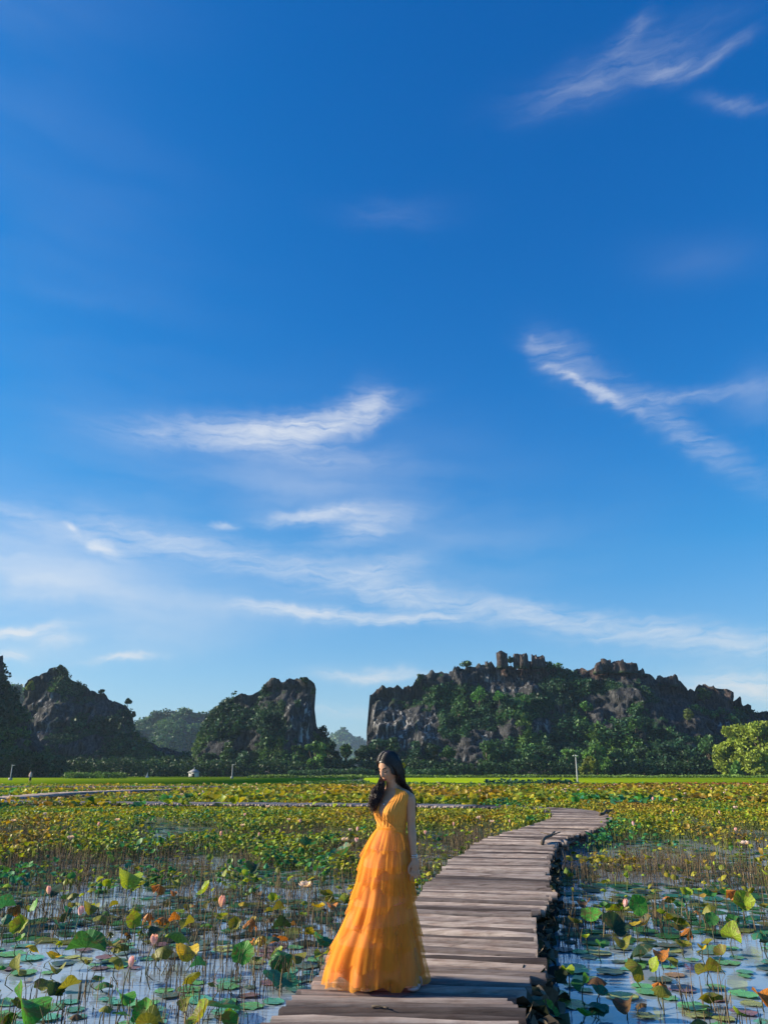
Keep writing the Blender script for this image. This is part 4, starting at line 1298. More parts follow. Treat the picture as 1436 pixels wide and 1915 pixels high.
def far_growth():
    rg = np.random.default_rng(4)
    # pads beyond the counted ones
    px_, py_ = wedge(5600, 10.5, 32, rg, 1.0, 1.6)
    k = (path_dist(px_, py_) > 1.0) & (fbm(px_ / 1.8, py_ / 2.4, o=3, seed=15) > 0.43)
    side = np.interp(py_, PATH[:, 1][:600], PATH[:, 0][:600])
    k &= (py_ > 13.5) | (px_ > side)
    pr = np.array([q[:3] for q in PADREST])
    k &= py_ > pr[:, 1].max() - 1.0
    px_, py_ = np.concatenate([px_[k], pr[:, 0]]), np.concatenate([py_[k], pr[:, 1]])
    n = len(px_)
    cols = np.array([C_['teal'], C_['dark'], C_['green'], C_['olive']])[rg.integers(4, size=n)] * rg.uniform(0.7, 1.3, (n, 1))
    mass('floating_pads', 'countless small pads floating between the stems past the woman', np.stack([px_, py_, rg.uniform(0.006, 0.02, n)], -1), rg.uniform(0.16, 0.34, n),
         rg.normal(0, 0.02, n), rg.uniform(0, 6.28, n), cols, [lotus_leaf('pad', 70 + i, 1, 9) for i in range(3)], M['lotus_far'], rg)
    low = [lotus_leaf(f, 200 + i, 2, 9) for i, f in enumerate(['cup', 'fold', 'droop', 'open', 'fold', 'droop', 'dry'])]
    vlow = [lotus_leaf(f, 230 + i, 1, 6) for i, f in enumerate(['cup', 'fold', 'droop', 'open', 'fold'])]
    # thick standing growth, 12 to 45 m
    x, y = wedge(72000, 7.5, 46, rg, 1.0, 1.6)
    d = path_dist(x, y)
    dens = fbm(x / 2.2, y / 3.4, o=4, seed=12, gain=0.65)
    side = np.interp(y, PATH[:, 1][:600], PATH[:, 0][:600])
    thr = np.interp(y, [7.5, 12, 16, 20, 25, 33], [0.72, 0.65, 0.60, 0.54, 0.45, 0.28]) + np.where((x > side) & (x < side + 4.5) & (y < 24), 0.12, 0.0)
    keep = (d > 1.12) & (dens > thr)
    rx = np.array(REST)
    x, y = np.concatenate([x[keep], rx[:, 0]]), np.concatenate([y[keep], rx[:, 1]])
    n = len(x)
    h = rg.uniform(0.05, 0.30, n) * (0.35 + 1.3 * fbm(x / 1.4, y / 2.5, o=2, seed=88)) + 0.06 * fbm(x / 2, y / 2, o=2, seed=8) + np.clip((y - 12) * 0.010, 0, 0.14)
    dia = rg.uniform(0.055, 0.155, n) * np.interp(y, [8, 20, 40], [1.0, 1.0, 1.25])
    front = (y > 32) & (y < 42.5) & (x < 5)
    h[front] = np.minimum(h[front], 0.30 - 0.012 * (y[front] - 32))
    mass('lotus_thicket', 'dense olive and green lotus growth filling the pond around the boardwalk bend', np.stack([x, y, h], -1), dia, rg.normal(0.2, 0.45, n), rg.uniform(0, 6.28, n),
         field_colours(x, y, rg), low, M['lotus_far'], rg)
    # stems of that growth
    sel = y < 30
    xs, ys, hs = x[sel], y[sel], h[sel]
    # beyond the bend, 42 to 112 m
    x, y = wedge(38000, 40, 112, rg, 0.85, 3.0)
    keep = (path_dist(x, y) > 1.25)
    far1 = np.min([np.hypot(x - q[0], y - q[1]) for q in resample(np.array([(-30, 46.5), (-24.5, 51), (-24.4, 58), (-24.6, 65), (-22.6, 73), (-20.5, 77)]), 1.0)], axis=0)
    far2 = np.where((x > -50) & (x < -17), np.abs(y - 92.4), 99)
    keep &= (far1 > 2.6) & (far2 > 3.0)
    keep &= ~((x > -2) & (y > 99))
    # thin, open water among the far walks on the left
    keep &= ~((x < -14 - (y - 60) * 0.1) & (y > 52) & (rg.uniform(0, 1, len(x)) < 0.72))
    x, y = x[keep], y[keep]
    n = len(x)
    h = rg.uniform(0.15, 0.5, n) + 0.15 * fbm(x / 5, y / 5, o=2, seed=8)
    cols = field_colours(x / 2, y / 2, rg, 0.05)
    lft = (x < -12) & (y > 44)
    h[lft] *= 0.42
    bush = (np.hypot((x - ground(1080, 1476, .4)[0]) / 5.5, (y - 97) / 7) < 1)
    cols[bush] = np.array([0.022, 0.075, 0.045]) * rg.uniform(0.6, 1.4, (bush.sum(), 1))
    h[bush] += rg.uniform(0.0, 0.5, bush.sum())
    red = (np.hypot((x - 34) / 10, (y - 88) / 7) < 1) & (rg.uniform(0, 1, n) < 0.7)
    cols[red] = np.array([0.24, 0.09, 0.035]) * rg.uniform(0.5, 1.6, (red.sum(), 1))
    strip = (y > 86) & (x < 14) & (x > -14) & ~bush
    cols[strip] = np.array([0.075, 0.15, 0.03]) * rg.uniform(0.5, 1.6, (strip.sum(), 1))
    mass('lotus_field', 'far lotus field in olive, yellow and green beyond the boardwalk bend', np.stack([x, y, h], -1), rg.uniform(0.24, 0.55, n), rg.normal(0.25, 0.5, n), rg.uniform(0, 6.28, n), cols, vlow, M['lotus_far'], rg)
    # stems: of the thicket, and bare dead ones standing in the water
    S, C = [], []
    def stems(x, y, h, col, bend, r):
        n = len(x)
        a = rg.uniform(0, 6.28, n)
        b = np.abs(rg.normal(0, bend, n)) * h
        brk = rg.uniform(0, 1, n) < 0.16
        p0 = np.stack([x, y, np.full(n, -0.05)], -1)
        p1 = np.stack([x + np.cos(a) * b * 0.4, y + np.sin(a) * b * 0.4, h * 0.6], -1)
        top = np.where(brk, h * rg.uniform(0.05, 0.5, n), h)
        rad = np.where(brk, h * rg.uniform(0.3, 0.7, n), b)
        p2 = np.stack([x + np.cos(a) * rad, y + np.sin(a) * rad, top], -1)
        for k3 in range(3):
            an = k3 / 3 * 6.283 + a
            S.append(None)
        ring = []
        for p, rr in ((p0, 1.0), (p1, 0.9), (p2, 0.6)):
            for k3 in range(3):
                an = k3 / 3 * 6.283 + a
                ring.append(p + np.stack([np.cos(an) * r * rr, np.sin(an) * r * rr, np.zeros(n)], -1))
        V = np.stack(ring, 1).reshape(-1, 3)
        base = (np.arange(n) * 9)[:, None, None]
        q = np.array([[0, 1, 4, 3], [1, 2, 5, 4], [2, 0, 3, 5], [3, 4, 7, 6], [4, 5, 8, 7], [5, 3, 6, 8]])[None]
        return V, (q + base).reshape(-1, 4), np.repeat(col, 9, 0)
    V1, Q1, C1 = stems(xs, ys, hs, np.tile([0.11, 0.14, 0.035], (len(xs), 1)) * rg.uniform(0.5, 1.5, (len(xs), 1)), 0.12, 0.006)
    x, y = wedge(38000, 5.3, 26, rg, 0.95, 1.4)
    dens = fbm(x / 1.3, y / 2.2, o=4, seed=57)
    side = np.interp(y, PATH[:, 1][:600], PATH[:, 0][:600])
    thr = np.where(x < side, np.interp(y, [5.3, 8, 10, 14, 18, 24], [0.49, 0.46, 0.42, 0.40, 0.46, 0.52]), np.interp(y, [5.3, 8, 12, 24], [0.56, 0.53, 0.53, 0.52]))
    keep = (path_dist(x, y) > 1.0) & (dens > thr)
    x, y = x[keep], y[keep]
    n = len(x)
    h = rg.uniform(0.05, 0.30, n) * (0.7 + 0.6 * dens[keep]) * np.interp(y, [5.3, 10, 16], [0.8, 1.0, 1.25])
    colr = np.where(rg.uniform(0, 1, (n, 1)) < 0.55, np.array([[0.055, 0.045, 0.032]]), np.array([[0.16, 0.115, 0.06]])) * rg.uniform(0.5, 1.6, (n, 1))
    V2, Q2, C2 = stems(x, y, h, colr, 0.22, 0.0042)
    link('lotus_stems', mesh_np('lotus_stems', np.vstack([V1, V2]), np.vstack([Q1, Q2 + len(V1)]), M['dead'], False, np.vstack([C1, C2])), kind='stuff',
         label='thousands of thin bare lotus stems standing in the shallow water', cat='stems')
    print('thicket', len(xs), 'dead', n, 'rest', len(REST))
far_growth()

# ------------------------------------------------------------------ lotus flowers and buds
def petals(n, L, w_, open_, seed, cups=1):
    rg = np.random.default_rng(seed)
    mb = MB()
    for ring in range(cups):
        for k in range(n):
            a = (k + ring * 0.5) / n * 6.283 + rg.normal(0, 0.08)
            o = open_ * (1 - 0.35 * ring) + rg.normal(0, 0.06)
            u = np.linspace(0, 1, 5)
            wid = w_ * np.sin(np.clip(u * 0.93 + 0.07, 0, 1) * math.pi) ** 0.7
            rad = 0.012 + L * np.sin(o) * u + 0.25 * L * np.sin(u * math.pi) * 0.6
            zz = L * np.cos(o) * u
            V = []
            for i in range(5):
                for s in (-1, 0, 1):
                    V.append([rad[i] - (0.35 * wid[i] if s else 0.0), s * wid[i], zz[i] + (0.05 * L * abs(s))])
            V = np.array(V)
            ca, sa = math.cos(a), math.sin(a)
            V = np.stack([V[:, 0] * ca - V[:, 1] * sa, V[:, 0] * sa + V[:, 1] * ca, V[:, 2]], -1)
            Q = [[i * 3 + s, i * 3 + s + 1, i * 3 + s + 4, i * 3 + s + 3] for i in range(4) for s in (0, 1)]
            c = np.array([0.74, 0.62, 0.62]) * rg.uniform(0.9, 1.1)
            mb.add(V, Q, None, c)
    # pink towards the tips
    for k, v in enumerate(mb.V):
        t = np.clip(v[:, 2] / (L + 1e-6), 0, 1)
        mb.C[k] = mb.C[k] * (1 - t[:, None]) + np.array([0.72, 0.40, 0.46]) * t[:, None] if open_ < 0.3 else mb.C[k]
    return mb.mesh('petals', M['petal'], True, True)
FLM = [petals(9, 0.085, 0.032, 0.75, 5, 2), petals(8, 0.08, 0.03, 1.0, 6, 2), petals(9, 0.075, 0.03, 0.6, 7, 2)]
BUDM = [petals(6, 0.10, 0.026, 0.05, 8, 1), petals(6, 0.085, 0.028, 0.16, 9, 1), petals(5, 0.09, 0.022, 0.0, 10, 1)]
PODV = MB().tube([(0, 0, 0), (0, 0, 0.02), (0, 0, 0.03)], [0.008, 0.022, 0.02], 8)
PODM = PODV.mesh('seed_pod', simple('seed pod', (0.35, 0.33, 0.06), 0.6), True)

def flower(x, y, h, sc, kind, label, vi, group, tilt=0.0):
    root = link('lotus_flower' if kind == 'flower' else 'lotus_bud', None, loc=(x, y, 0), label=label, cat='lotus ' + kind, group=group)
    p = link('petals', (FLM if kind == 'flower' else BUDM)[vi % 3], root, (0, 0, h))
    p.scale = (sc, sc, sc)
    p.rotation_euler = (tilt, tilt * 0.5, vi * 1.3)
    if kind == 'flower':
        q = link('seed_pod', PODM, root, (0, 0, h + 0.004))
        q.scale = (sc, sc, sc)
    s = link('stem', STEMM[vi % 5], root)
    s.scale = (1, 1, h + 0.004)
FL = [
    (132, 1566, 1.5, 'flower', 'largest pale pink flower standing clear at left'), (26, 1532, 1.3, 'flower', 'white flower at the left edge past the water'),
    (85, 1520, 1.3, 'flower', 'white round flower a little right of the left edge'), (184, 1541, 1.4, 'bud', 'pale pointed bud right of the largest flower at left'),
    (220, 1531, 1.3, 'flower', 'open pale flower right of the pointed bud at left'), (413, 1559, 1.6, 'bud', 'deep pink plump bud left of the woman, farther out'),
    (454, 1542, 1.2, 'flower', 'wide open pale flower left of the bodice'), (458, 1522, 1.2, 'bud', 'small white bud above the wide open flower'),
    (92, 1668, 1.5, 'bud', 'cream bud beside a dark leaf near the left edge'), (150, 1708, 1.3, 'bud', 'pale pink bud low over the open water at left'),
    (288, 1762, 1.35, 'bud', 'orange-pink bud among floating pads at left'), (244, 1804, 1.2, 'bud', 'yellow tinged bud beside the brownish olive leaf'),
    (414, 1692, 1.7, 'bud', 'tall pink bud left of the skirt over the open water'), (571, 1656, 1.7, 'flower', 'wilting pale flower left of the skirt'),
    (540, 1531, 1.2, 'flower', 'white open flower above the ruffles to their left'), (562, 1534, 1.4, 'bud', 'pale bud right of the white open flower left of the bodice'),
    (645, 1569, 1.5, 'flower', 'wide open flower nearest the waist on its left'), (655, 1550, 1.2, 'flower', 'cup shaped white flower above the one nearest the waist'),
    (668, 1550, 1.3, 'bud', 'pale bud closest to the waist'), (667, 1571, 1.3, 'bud', 'orange-pink bud touching the first skirt ruffle'),
    (484, 1559, 1.2, 'bud', 'small pale bud midway between the deep pink bud and the waist'), (1263, 1494, 2.0, 'flower', 'large white flower standing high at right in the far field'),
    (1392, 1576, 1.6, 'flower', 'pale pink open flower near the right edge'), (1345, 1518, 1.4, 'bud', 'white pointed bud left of the open flower near the right edge'),
    (1184, 1540, 1.4, 'bud', 'pale bud just right of the outer bend'), (1375, 1550, 1.3, 'bud', 'peach bud above the open flower near the right edge'),
    (1258, 1515, 1.3, 'bud', 'peach bud below the large white flower'), (1168, 1692, 1.2, 'bud', 'greenish bud left of the pale oval leaf'),
    (795, 1556, 1.2, 'bud', 'small bud beside the woman\'s elbow'), (848, 1540, 1.3, 'bud', 'pale bud right of the woman at elbow height'), (895, 1528, 1.4, 'flower', 'white flower on the inside of the bend'),
    (920, 1534, 1.4, 'flower', 'open white flower left of the far deck corner'), (953, 1534, 1.2, 'bud', 'white bud left of the far deck corner'),
]
for k, (px, py, sc, kd, lb) in enumerate(FL):
    h = 0.42 + 0.05 * (k % 5) + (0.15 if py < 1530 else 0)
    if py > 1640:
        h = 0.36
    x, y = ground(px, py + 4, h)
    flower(x, y, h, sc * 0.72, kd, lb, k, 'lotus flowers and buds on the pond', 0.15 * ((k % 3) - 1))
sheet('mud_flat', -58, -14, 88.5, 96.5, 0.05, M['mud'], 30, 8, 0.10)
sheet('mud_flat', -32, -19, 60, 84, 0.03, M['mud'], 14, 20, 0.12)
def far_flowers():
    rg = np.random.default_rng(99)
    n = 0
    while n < 120:
        x, y = wedge(1, 18, 85, rg, 0.8)
        x, y = float(x[0]), float(y[0])
        if path_dist(np.array([x]), np.array([y]))[0] < 1.4:
            continue
        side = 'left of the boardwalk bend' if x < 5 else 'right of the boardwalk bend'
        kd = 'flower' if rg.uniform() < 0.6 else 'bud'
        dist = 'in the far lotus field past the boardwalk' if y > 44 else 'in the thick growth ' + side
        flower(x, y, 0.62 + rg.uniform(0, 0.12), rg.uniform(0.9, 1.4), kd, f'small pale lotus {kd} {dist}', int(rg.integers(9)), 'distant lotus flowers and buds', rg.normal(0, 0.2))
        n += 1
far_flowers()

# ------------------------------------------------------------------ dead leaves and roots heaped under the right edge of the deck
def litter():
    rg = np.random.default_rng(31)
    shp = [lotus_leaf('dry', 300 + i, 2, 8) for i in range(5)] + [lotus_leaf('fold', 310 + i, 2, 8) for i in range(3)]
    n = 1300
    k = rg.integers(90, 330, n)
    s_ = PATH[k]
    near = np.clip((9.5 - s_[:, 1]) / 3.5, 0.12, 1)
    e = np.abs(rg.normal(0, 0.19, n)) * near + 0.80 + 0.05 * rg.normal(size=n)
    t = PATH[k + 8] - PATH[k - 8]
    t /= np.linalg.norm(t, axis=1)[:, None]
    p = s_ + np.stack([t[:, 1], -t[:, 0]], -1) * e[:, None]
    z = np.clip((1.22 - e) * 0.80, 0.0, 0.27) * rg.uniform(0.1, 1.0, n) * np.clip(near + 0.3, 0, 1) + 0.02
    cols = np.array([[0.060, 0.050, 0.038], [0.11, 0.09, 0.06], [0.20, 0.16, 0.11], [0.05, 0.065, 0.035]])[rg.integers(4, size=n)] * rg.uniform(0.6, 1.3, (n, 1))
    mass('dead_leaf_litter', 'heap of dark dead lotus leaves under the right edge of the deck', np.stack([p[:, 0], p[:, 1], z], -1), rg.uniform(0.08, 0.22, n), rg.normal(0, 0.9, n), rg.uniform(0, 6.28, n), cols, shp, M['litter'], rg, 'dead leaves')
    # the soft mud they lie on
    V, Q = [], []
    ks = np.arange(84, 520, 4)
    for i, k_ in enumerate(ks):
        t_ = PATH[k_ + 8] - PATH[k_ - 8]
        t_ /= np.linalg.norm(t_)
        nr_ = np.array([t_[1], -t_[0]])
        wd = 0.25 * np.clip((9.5 - PATH[k_][1]) / 3.5, 0.0, 1) + 0.12 * vnoise(i * 0.4, seed=3)
        for j, (e_, zz) in enumerate([(0.1, 0.02), (0.6, 0.06), (0.80, 0.05), (0.84 + wd * 0.5, 0.03), (0.86 + wd, -0.06)]):
            q = PATH[k_] + nr_ * (e_ + 0.05 * (vnoise(i * 0.6, j, seed=9) - 0.5))
            V.append([q[0], q[1], zz + 0.05 * (vnoise(i * 0.7, j * 1.3, seed=8) - 0.5)])
        if i:
            for j in range(4):
                a = (i - 1) * 5 + j
                Q.append([a, a + 1, a + 6, a + 5])
    link('mud_bank', mesh_np('mud_bank', np.array(V), np.array(Q), M['mud'], True), kind='structure')
litter()

# ------------------------------------------------------------------ lamp posts, shrine, distant walker
def lamp_post(px, pb, pt, D, label, arm):
    x, _ = at(px, pb, D)
    _, zt = at(px, pt, D)
    _, zb = at(px, pb, D)
    zb = max(zb, 0.0)
    h = zt - zb
    root = link('lamp_post', None, loc=(x, D, zb), label=label, cat='lamp post', group='lamp posts in the fields')
    link('pole', MB().tube([(0, 0, -0.3), (0, 0, 0.4), (0, 0, h * .97)], [0.16, 0.12, 0.08], 8).mesh('pole', M['post'], True), root)
    link('base', MB().box((0, 0, 0.12), (0.6, 0.6, 0.5)).mesh('base', M['post']), root)
    hd = MB()
    for a in arm:
        hd.tube([(0, 0, h * .94), (a * .5, 0, h * .99), (a, 0, h)], [0.05, 0.05, 0.05], 6)
        hd.box((a, 0, h - 0.02), (0.34, 0.2, 0.10))
    hd.tube([(0, 0, h * .95), (0, 0, h + .1)], [0.14, 0.10], 8)
    link('lamp_head', hd.mesh('lamp_head', M['white']), root)
lamp_post(1080, 1467, 1413, 122, 'tall white lamp post standing in front of the rice field at right', (-0.28, 0.22))
lamp_post(434, 1455, 1430, 205, 'thin lamp post in front of the middle crag', (0.4,))
lamp_post(20, 1458, 1431, 170, 'lamp post near the left edge of the photo', (0.4,))

def shrine():
    D = 275
    x, _ = at(363, 1450, D)
    root = link('shrine', None, loc=(x, D, 0.2), label='small white shrine with a pointed roof at the foot of the hills', cat='shrine')
    w_ = MB().box((0, 0, 0.75), (3.0, 2.2, 1.5))
    link('wall', w_.mesh('wall', M['white']), root)
    V = np.array([[-2, -1.5, 1.5], [2, -1.5, 1.5], [2, 1.5, 1.5], [-2, 1.5, 1.5], [-0.5, 0, 2.6], [0.5, 0, 2.6]], float)
    link('roof', mesh_np('roof', V, [np.array([[0, 1, 5, 4], [2, 3, 4, 5], [3, 2, 1, 0]]), np.array([[1, 2, 5], [3, 0, 4]])], M['tiles']), root)
    link('spire', MB().tube([(0, 0, 2.5), (0, 0, 3.3)], [0.25, 0.03], 8).mesh('spire', M['white'], True), root)
    link('doorway', MB().box((0, -1.11, 0.55), (0.9, 0.06, 1.1)).mesh('doorway', M['mud']), root)
shrine()
def stupa(px, pb, pt, D, label):
    x, zb = at(px, pb, D)
    h = at(px, pt, D)[1] - zb
    zb = 0.2
    root = link('stupa', None, loc=(x, D, zb), label=label, cat='stupa', group='small stupas by the meadow')
    link('base', MB().box((0, 0, h * .12), (h * .45, h * .45, h * .26)).mesh('base', M['white']), root)
    link('tower', MB().tube([(0, 0, h * .24), (0, 0, h * .4), (0, 0, h * .62), (0, 0, h)], [h * .17, h * .15, h * .07, h * .015], 10).mesh('tower', M['white'], True), root)
stupa(276, 1450, 1439, 250, 'slim white stupa right of the meadow bushes')
stupa(204, 1450, 1443, 250, 'smaller white stupa at the foot of the left crag')

# ------------------------------------------------------------------ the woman
def skin_mat():
    m, w = new_mat('skin')
    tc = w.n('ShaderNodeTexCoord').outputs['Object']
    n = w.noise(tc, 18.0, 3).outputs[0]
    c = w.mix(n, (0.46, 0.235, 0.14), (0.56, 0.305, 0.185))
    b = w.n('ShaderNodeBsdfPrincipled', {'Base Color': c, 'Roughness': 0.48, 'Specular IOR Level': 0.4, 'Subsurface Weight': 0.12, 'Subsurface Scale': 0.01, 'Subsurface Radius': (1.0, 0.4, 0.2)})
    return finish(m, w, b.outputs[0])
def tulle_mat(name, col, alpha, trans=0.35):
    m, w = new_mat(name)
    tc = w.n('ShaderNodeTexCoord').outputs['Object']
    mp = w.n('ShaderNodeMapping', {'Vector': tc, 'Scale': (16, 16, 3.0)}).outputs[0]
    n = w.noise(mp, 1.0, 4).outputs[0]
    n2 = w.noise(tc, 7.0, 3).outputs[0]
    c = w.mix(w.m('ADD', w.m('MULTIPLY', n, 0.6), w.m('MULTIPLY', n2, 0.4)), tuple(q * 0.78 for q in col), (min(1, col[0] * 1.06), min(1, col[1] * 1.2), col[2] * 1.9))
    p = w.n('ShaderNodeBsdfPrincipled', {'Base Color': c, 'Roughness': 0.75, 'Specular IOR Level': 0.15, 'Sheen Weight': 0.3, 'Sheen Tint': (1, 0.7, 0.2, 1)})
    bp = w.n('ShaderNodeBump', {'Strength': 0.35, 'Distance': 0.006, 'Height': n})
    w.link(bp.outputs[0], p.inputs['Normal'])
    t = w.n('ShaderNodeBsdfTranslucent', {'Color': c})
    mx = w.n('ShaderNodeMixShader', {0: trans, 1: p.outputs[0], 2: t.outputs[0]})
    if alpha >= 1:
        return finish(m, w, mx.outputs[0])
    tr = w.n('ShaderNodeBsdfTransparent')
    a = w.n('ShaderNodeMapRange', {'Value': n, 'From Min': 0.3, 'From Max': 0.7, 'To Min': max(0, alpha - 0.2), 'To Max': min(1, alpha + 0.2)}).outputs[0]
    m2 = w.n('ShaderNodeMixShader', {0: a, 1: tr.outputs[0], 2: mx.outputs[0]})
    return finish(m, w, m2.outputs[0])
def hair_mat():
    m, w = new_mat('dark hair')
    tc = w.n('ShaderNodeTexCoord').outputs['Object']
    mp = w.n('ShaderNodeMapping', {'Vector': tc, 'Scale': (60, 60, 6)}).outputs[0]
    n = w.noise(mp, 1.0, 3).outputs[0]
    sp = w.n('ShaderNodeSeparateXYZ', {0: tc})
    down = w.n('ShaderNodeMapRange', {'Value': sp.outputs[2], 'From Min': 1.15, 'From Max': 1.5}).outputs[0]
    tip = w.mix(n, (0.030, 0.010, 0.009), (0.075, 0.026, 0.018))
    top = w.mix(n, (0.006, 0.005, 0.006), (0.020, 0.014, 0.014))
    c = w.mix(down, tip, top)
    b = w.n('ShaderNodeBsdfPrincipled', {'Base Color': c, 'Roughness': 0.38, 'Specular IOR Level': 0.5})
    return finish(m, w, b.outputs[0])
M['skin'] = skin_mat()
M['under'] = tulle_mat('orange lining', (0.92, 0.33, 0.11), 1.0, 0.15)
M['tulle'] = tulle_mat('orange tulle', (0.98, 0.385, 0.03), 0.52, 0.40)
M['bodice'] = tulle_mat('orange crepe', (1.0, 0.37, 0.05), 1.0, 0.2)
M['hair'] = hair_mat()
M['lips'] = simple('lips', (0.30, 0.085, 0.075), 0.4, 0, 0.1, 30)
M['brow'] = simple('brow and lash', (0.012, 0.008, 0.007), 0.6, 0, 0.2, 30)
M['silver'] = simple('silver', (0.75, 0.74, 0.72), 0.25, 1.0, 0.05, 5)
M['yellow'] = simple('yellow petals', (0.75, 0.52, 0.03), 0.5, 0, 0.2, 40)
M['shoe'] = simple('pale sandal', (0.55, 0.36, 0.33), 0.3, 0, 0.1, 10)

PY = 6.5
def pl(px, py):
    x, z = at(px, py, PY)
    return x, z - DECK

def remeshed(name, parts, voxel, mat, smooth_it=4):
    mb = MB()
    for V, Q, T in parts:
        mb.add(V, Q, T)
    me = mb.mesh(name + '_raw', mat, True)
    o = bpy.data.objects.new('tmp', me)
    COL.objects.link(o)
    r = o.modifiers.new('r', 'REMESH')
    r.mode = 'VOXEL'
    r.voxel_size = voxel
    r.use_smooth_shade = True
    s = o.modifiers.new('s', 'SMOOTH')
    s.factor = 0.5
    s.iterations = smooth_it
    dg = bpy.context.evaluated_depsgraph_get()
    dg.update()
    out = bpy.data.meshes.new_from_object(o.evaluated_get(dg))
    out.name = name
    out.materials.clear()
    out.materials.append(mat)
    bpy.data.objects.remove(o, do_unlink=True)
    bpy.data.meshes.remove(me)
    return out

def loft(rings, close=True):
    """rings (k,n,3) -> closed V,Q,T"""
    rings = np.asarray(rings, float)
    k, n, _ = rings.shape
    V = rings.reshape(-1, 3)
    i = np.arange(k - 1)[:, None] * n
    j = np.arange(n)[None]
    jj = (j + 1) % n
    Q = np.stack([i + j, i + jj, i + n + jj, i + n + j], -1).reshape(-1, 4)
    T = None
    if close:
        V = np.vstack([V, rings[0].mean(0), rings[-1].mean(0)])
        a = np.arange(n)
        b = (a + 1) % n
        T = np.vstack([np.stack([b, a, np.full(n, k * n)], -1), np.stack([(k - 1) * n + a, (k - 1) * n + b, np.full(n, k * n + 1)], -1)])
    return V, Q, T

def ball(c, r, n=14, m=10):
    c = np.asarray(c, float)
    r = np.broadcast_to(np.asarray(r, float), 3)
    th = np.linspace(0.02, math.pi - 0.02, m)
    ph = np.arange(n) / n * 2 * math.pi
    rings = [np.stack([c[0] + r[0] * np.sin(t) * np.cos(ph), c[1] + r[1] * np.sin(t) * np.sin(ph), np.full(n, c[2] - r[2] * np.cos(t))], -1) for t in th]
    return loft(rings)

def limb(pts, radii, n=14):
    """rounded limb through joints, smoothly interpolated"""
    P = np.asarray(pts, float)
    R = np.asarray(radii, float)
    u = np.arange(len(P))
    Q = np.vstack([2 * P[0] - P[1], P, 2 * P[-1] - P[-2]])
    out, rr = [], []
    for k in range(1, len(Q) - 2):
        for t in np.linspace(0, 1, 7, endpoint=False):
            a, b, c, d = Q[k - 1], Q[k], Q[k + 1], Q[k + 2]
            out.append(0.5 * (2 * b + (c - a) * t + (2 * a - 5 * b + 4 * c - d) * t * t + (3 * b - a - 3 * c + d) * t ** 3))
            rr.append(R[k - 1] * (1 - t) + R[k] * t)
    out.append(P[-1])
    rr.append(R[-1])
    out, rr = np.array(out), np.array(rr)
    # rounded ends
    d0 = (out[0] - out[1]) / np.linalg.norm(out[0] - out[1])
    d1 = (out[-1] - out[-2]) / np.linalg.norm(out[-1] - out[-2])
    out = np.vstack([out[0] + d0 * rr[0] * 0.8, out[0] + d0 * rr[0] * 0.5, out, out[-1] + d1 * rr[-1] * 0.5, out[-1] + d1 * rr[-1] * 0.8])
    rr = np.concatenate([[rr[0] * 0.45, rr[0] * 0.85], rr, [rr[-1] * 0.85, rr[-1] * 0.45]])
    return tube(out, rr, n)

PSI = math.radians(38)                      # she is turned towards the left of the photograph
FWD = np.array([-math.sin(PSI), -math.cos(PSI), 0.0])
LAT = np.array([math.cos(PSI), -math.sin(PSI), 0.0])
TOR = np.array([  # h, cx, cy, half width, front depth, back depth
    (0.80, .045, .00, .150, .100, .110), (0.92, .050, .00, .150, .100, .120), (1.02, .055, .00, .112, .082, .092), (1.07, .058, .00, .100, .080, .082),
    (1.13, .060, .00, .110, .095, .085), (1.185, .062, .0, .124, .128, .090), (1.215, .064, .0, .128, .132, .092), (1.26, .070, .0, .132, .112, .096), (1.30, .080, .005, .147, .092, .098),
    (1.335, .086, .01, .149, .076, .090), (1.362, .084, .01, .126, .062, .076), (1.382, .076, .005, .072, .050, .062), (1.40, .068, -.003, .052, .046, .054), (1.43, .060, -.016, .047, .046, .050), (1.50, .048, -.034, .046, .045, .048)])
def tor(h):
    return [np.interp(h, TOR[:, 0], TOR[:, k]) for k in range(1, 6)]
def tor_pt(h, th, off=0.0):
    """th = 0 at her left side, pi/2 front"""
    cx, cy, a, bf, bb = tor(h)
    s = np.sin(th)
    b = np.where(s > 0, bf, bb)
    # breasts: fuller to either side of the middle line
    m = np.exp(-((h - 1.205) / 0.045) ** 2) * np.where(s > 0, 1, 0)
    bump = 0.014 * m * (np.exp(-((th - (math.pi / 2 - 0.55)) / 0.35) ** 2) + np.exp(-((th - (math.pi / 2 + 0.55)) / 0.35) ** 2) - 0.6 * np.exp(-((th - math.pi / 2) / 0.2) ** 2))
    x = (a + off) * np.sign(np.cos(th)) * np.abs(np.cos(th)) ** 0.9
    y = (b + off + bump) * np.sign(s) * np.abs(s) ** 0.9
    return np.stack([cx + LAT[0] * x + FWD[0] * y, cy + LAT[1] * x + FWD[1] * y, h + 0 * th], -1)

HC = np.array([0.040, -0.052, 1.535])        # middle of the head
def head_axes():
    yaw, pit, rol = math.radians(44), math.radians(26), math.radians(-3)
    f = np.array([-math.sin(yaw) * math.cos(pit), -math.cos(yaw) * math.cos(pit), -math.sin(pit)])
    l = np.array([math.cos(yaw), -math.sin(yaw), 0.0])
    u = np.cross(l, -f)
    u = u if u[2] > 0 else -u
    l2 = l * math.cos(rol) + u * math.sin(rol)
    u2 = -l * math.sin(rol) + u * math.cos(rol)
    return l2, f, u2
HL, HF, HU = head_axes()
def h2w(p):
    p = np.asarray(p, float)
    return HC + p[..., 0:1] * HL + p[..., 1:2] * HF + p[..., 2:3] * HU

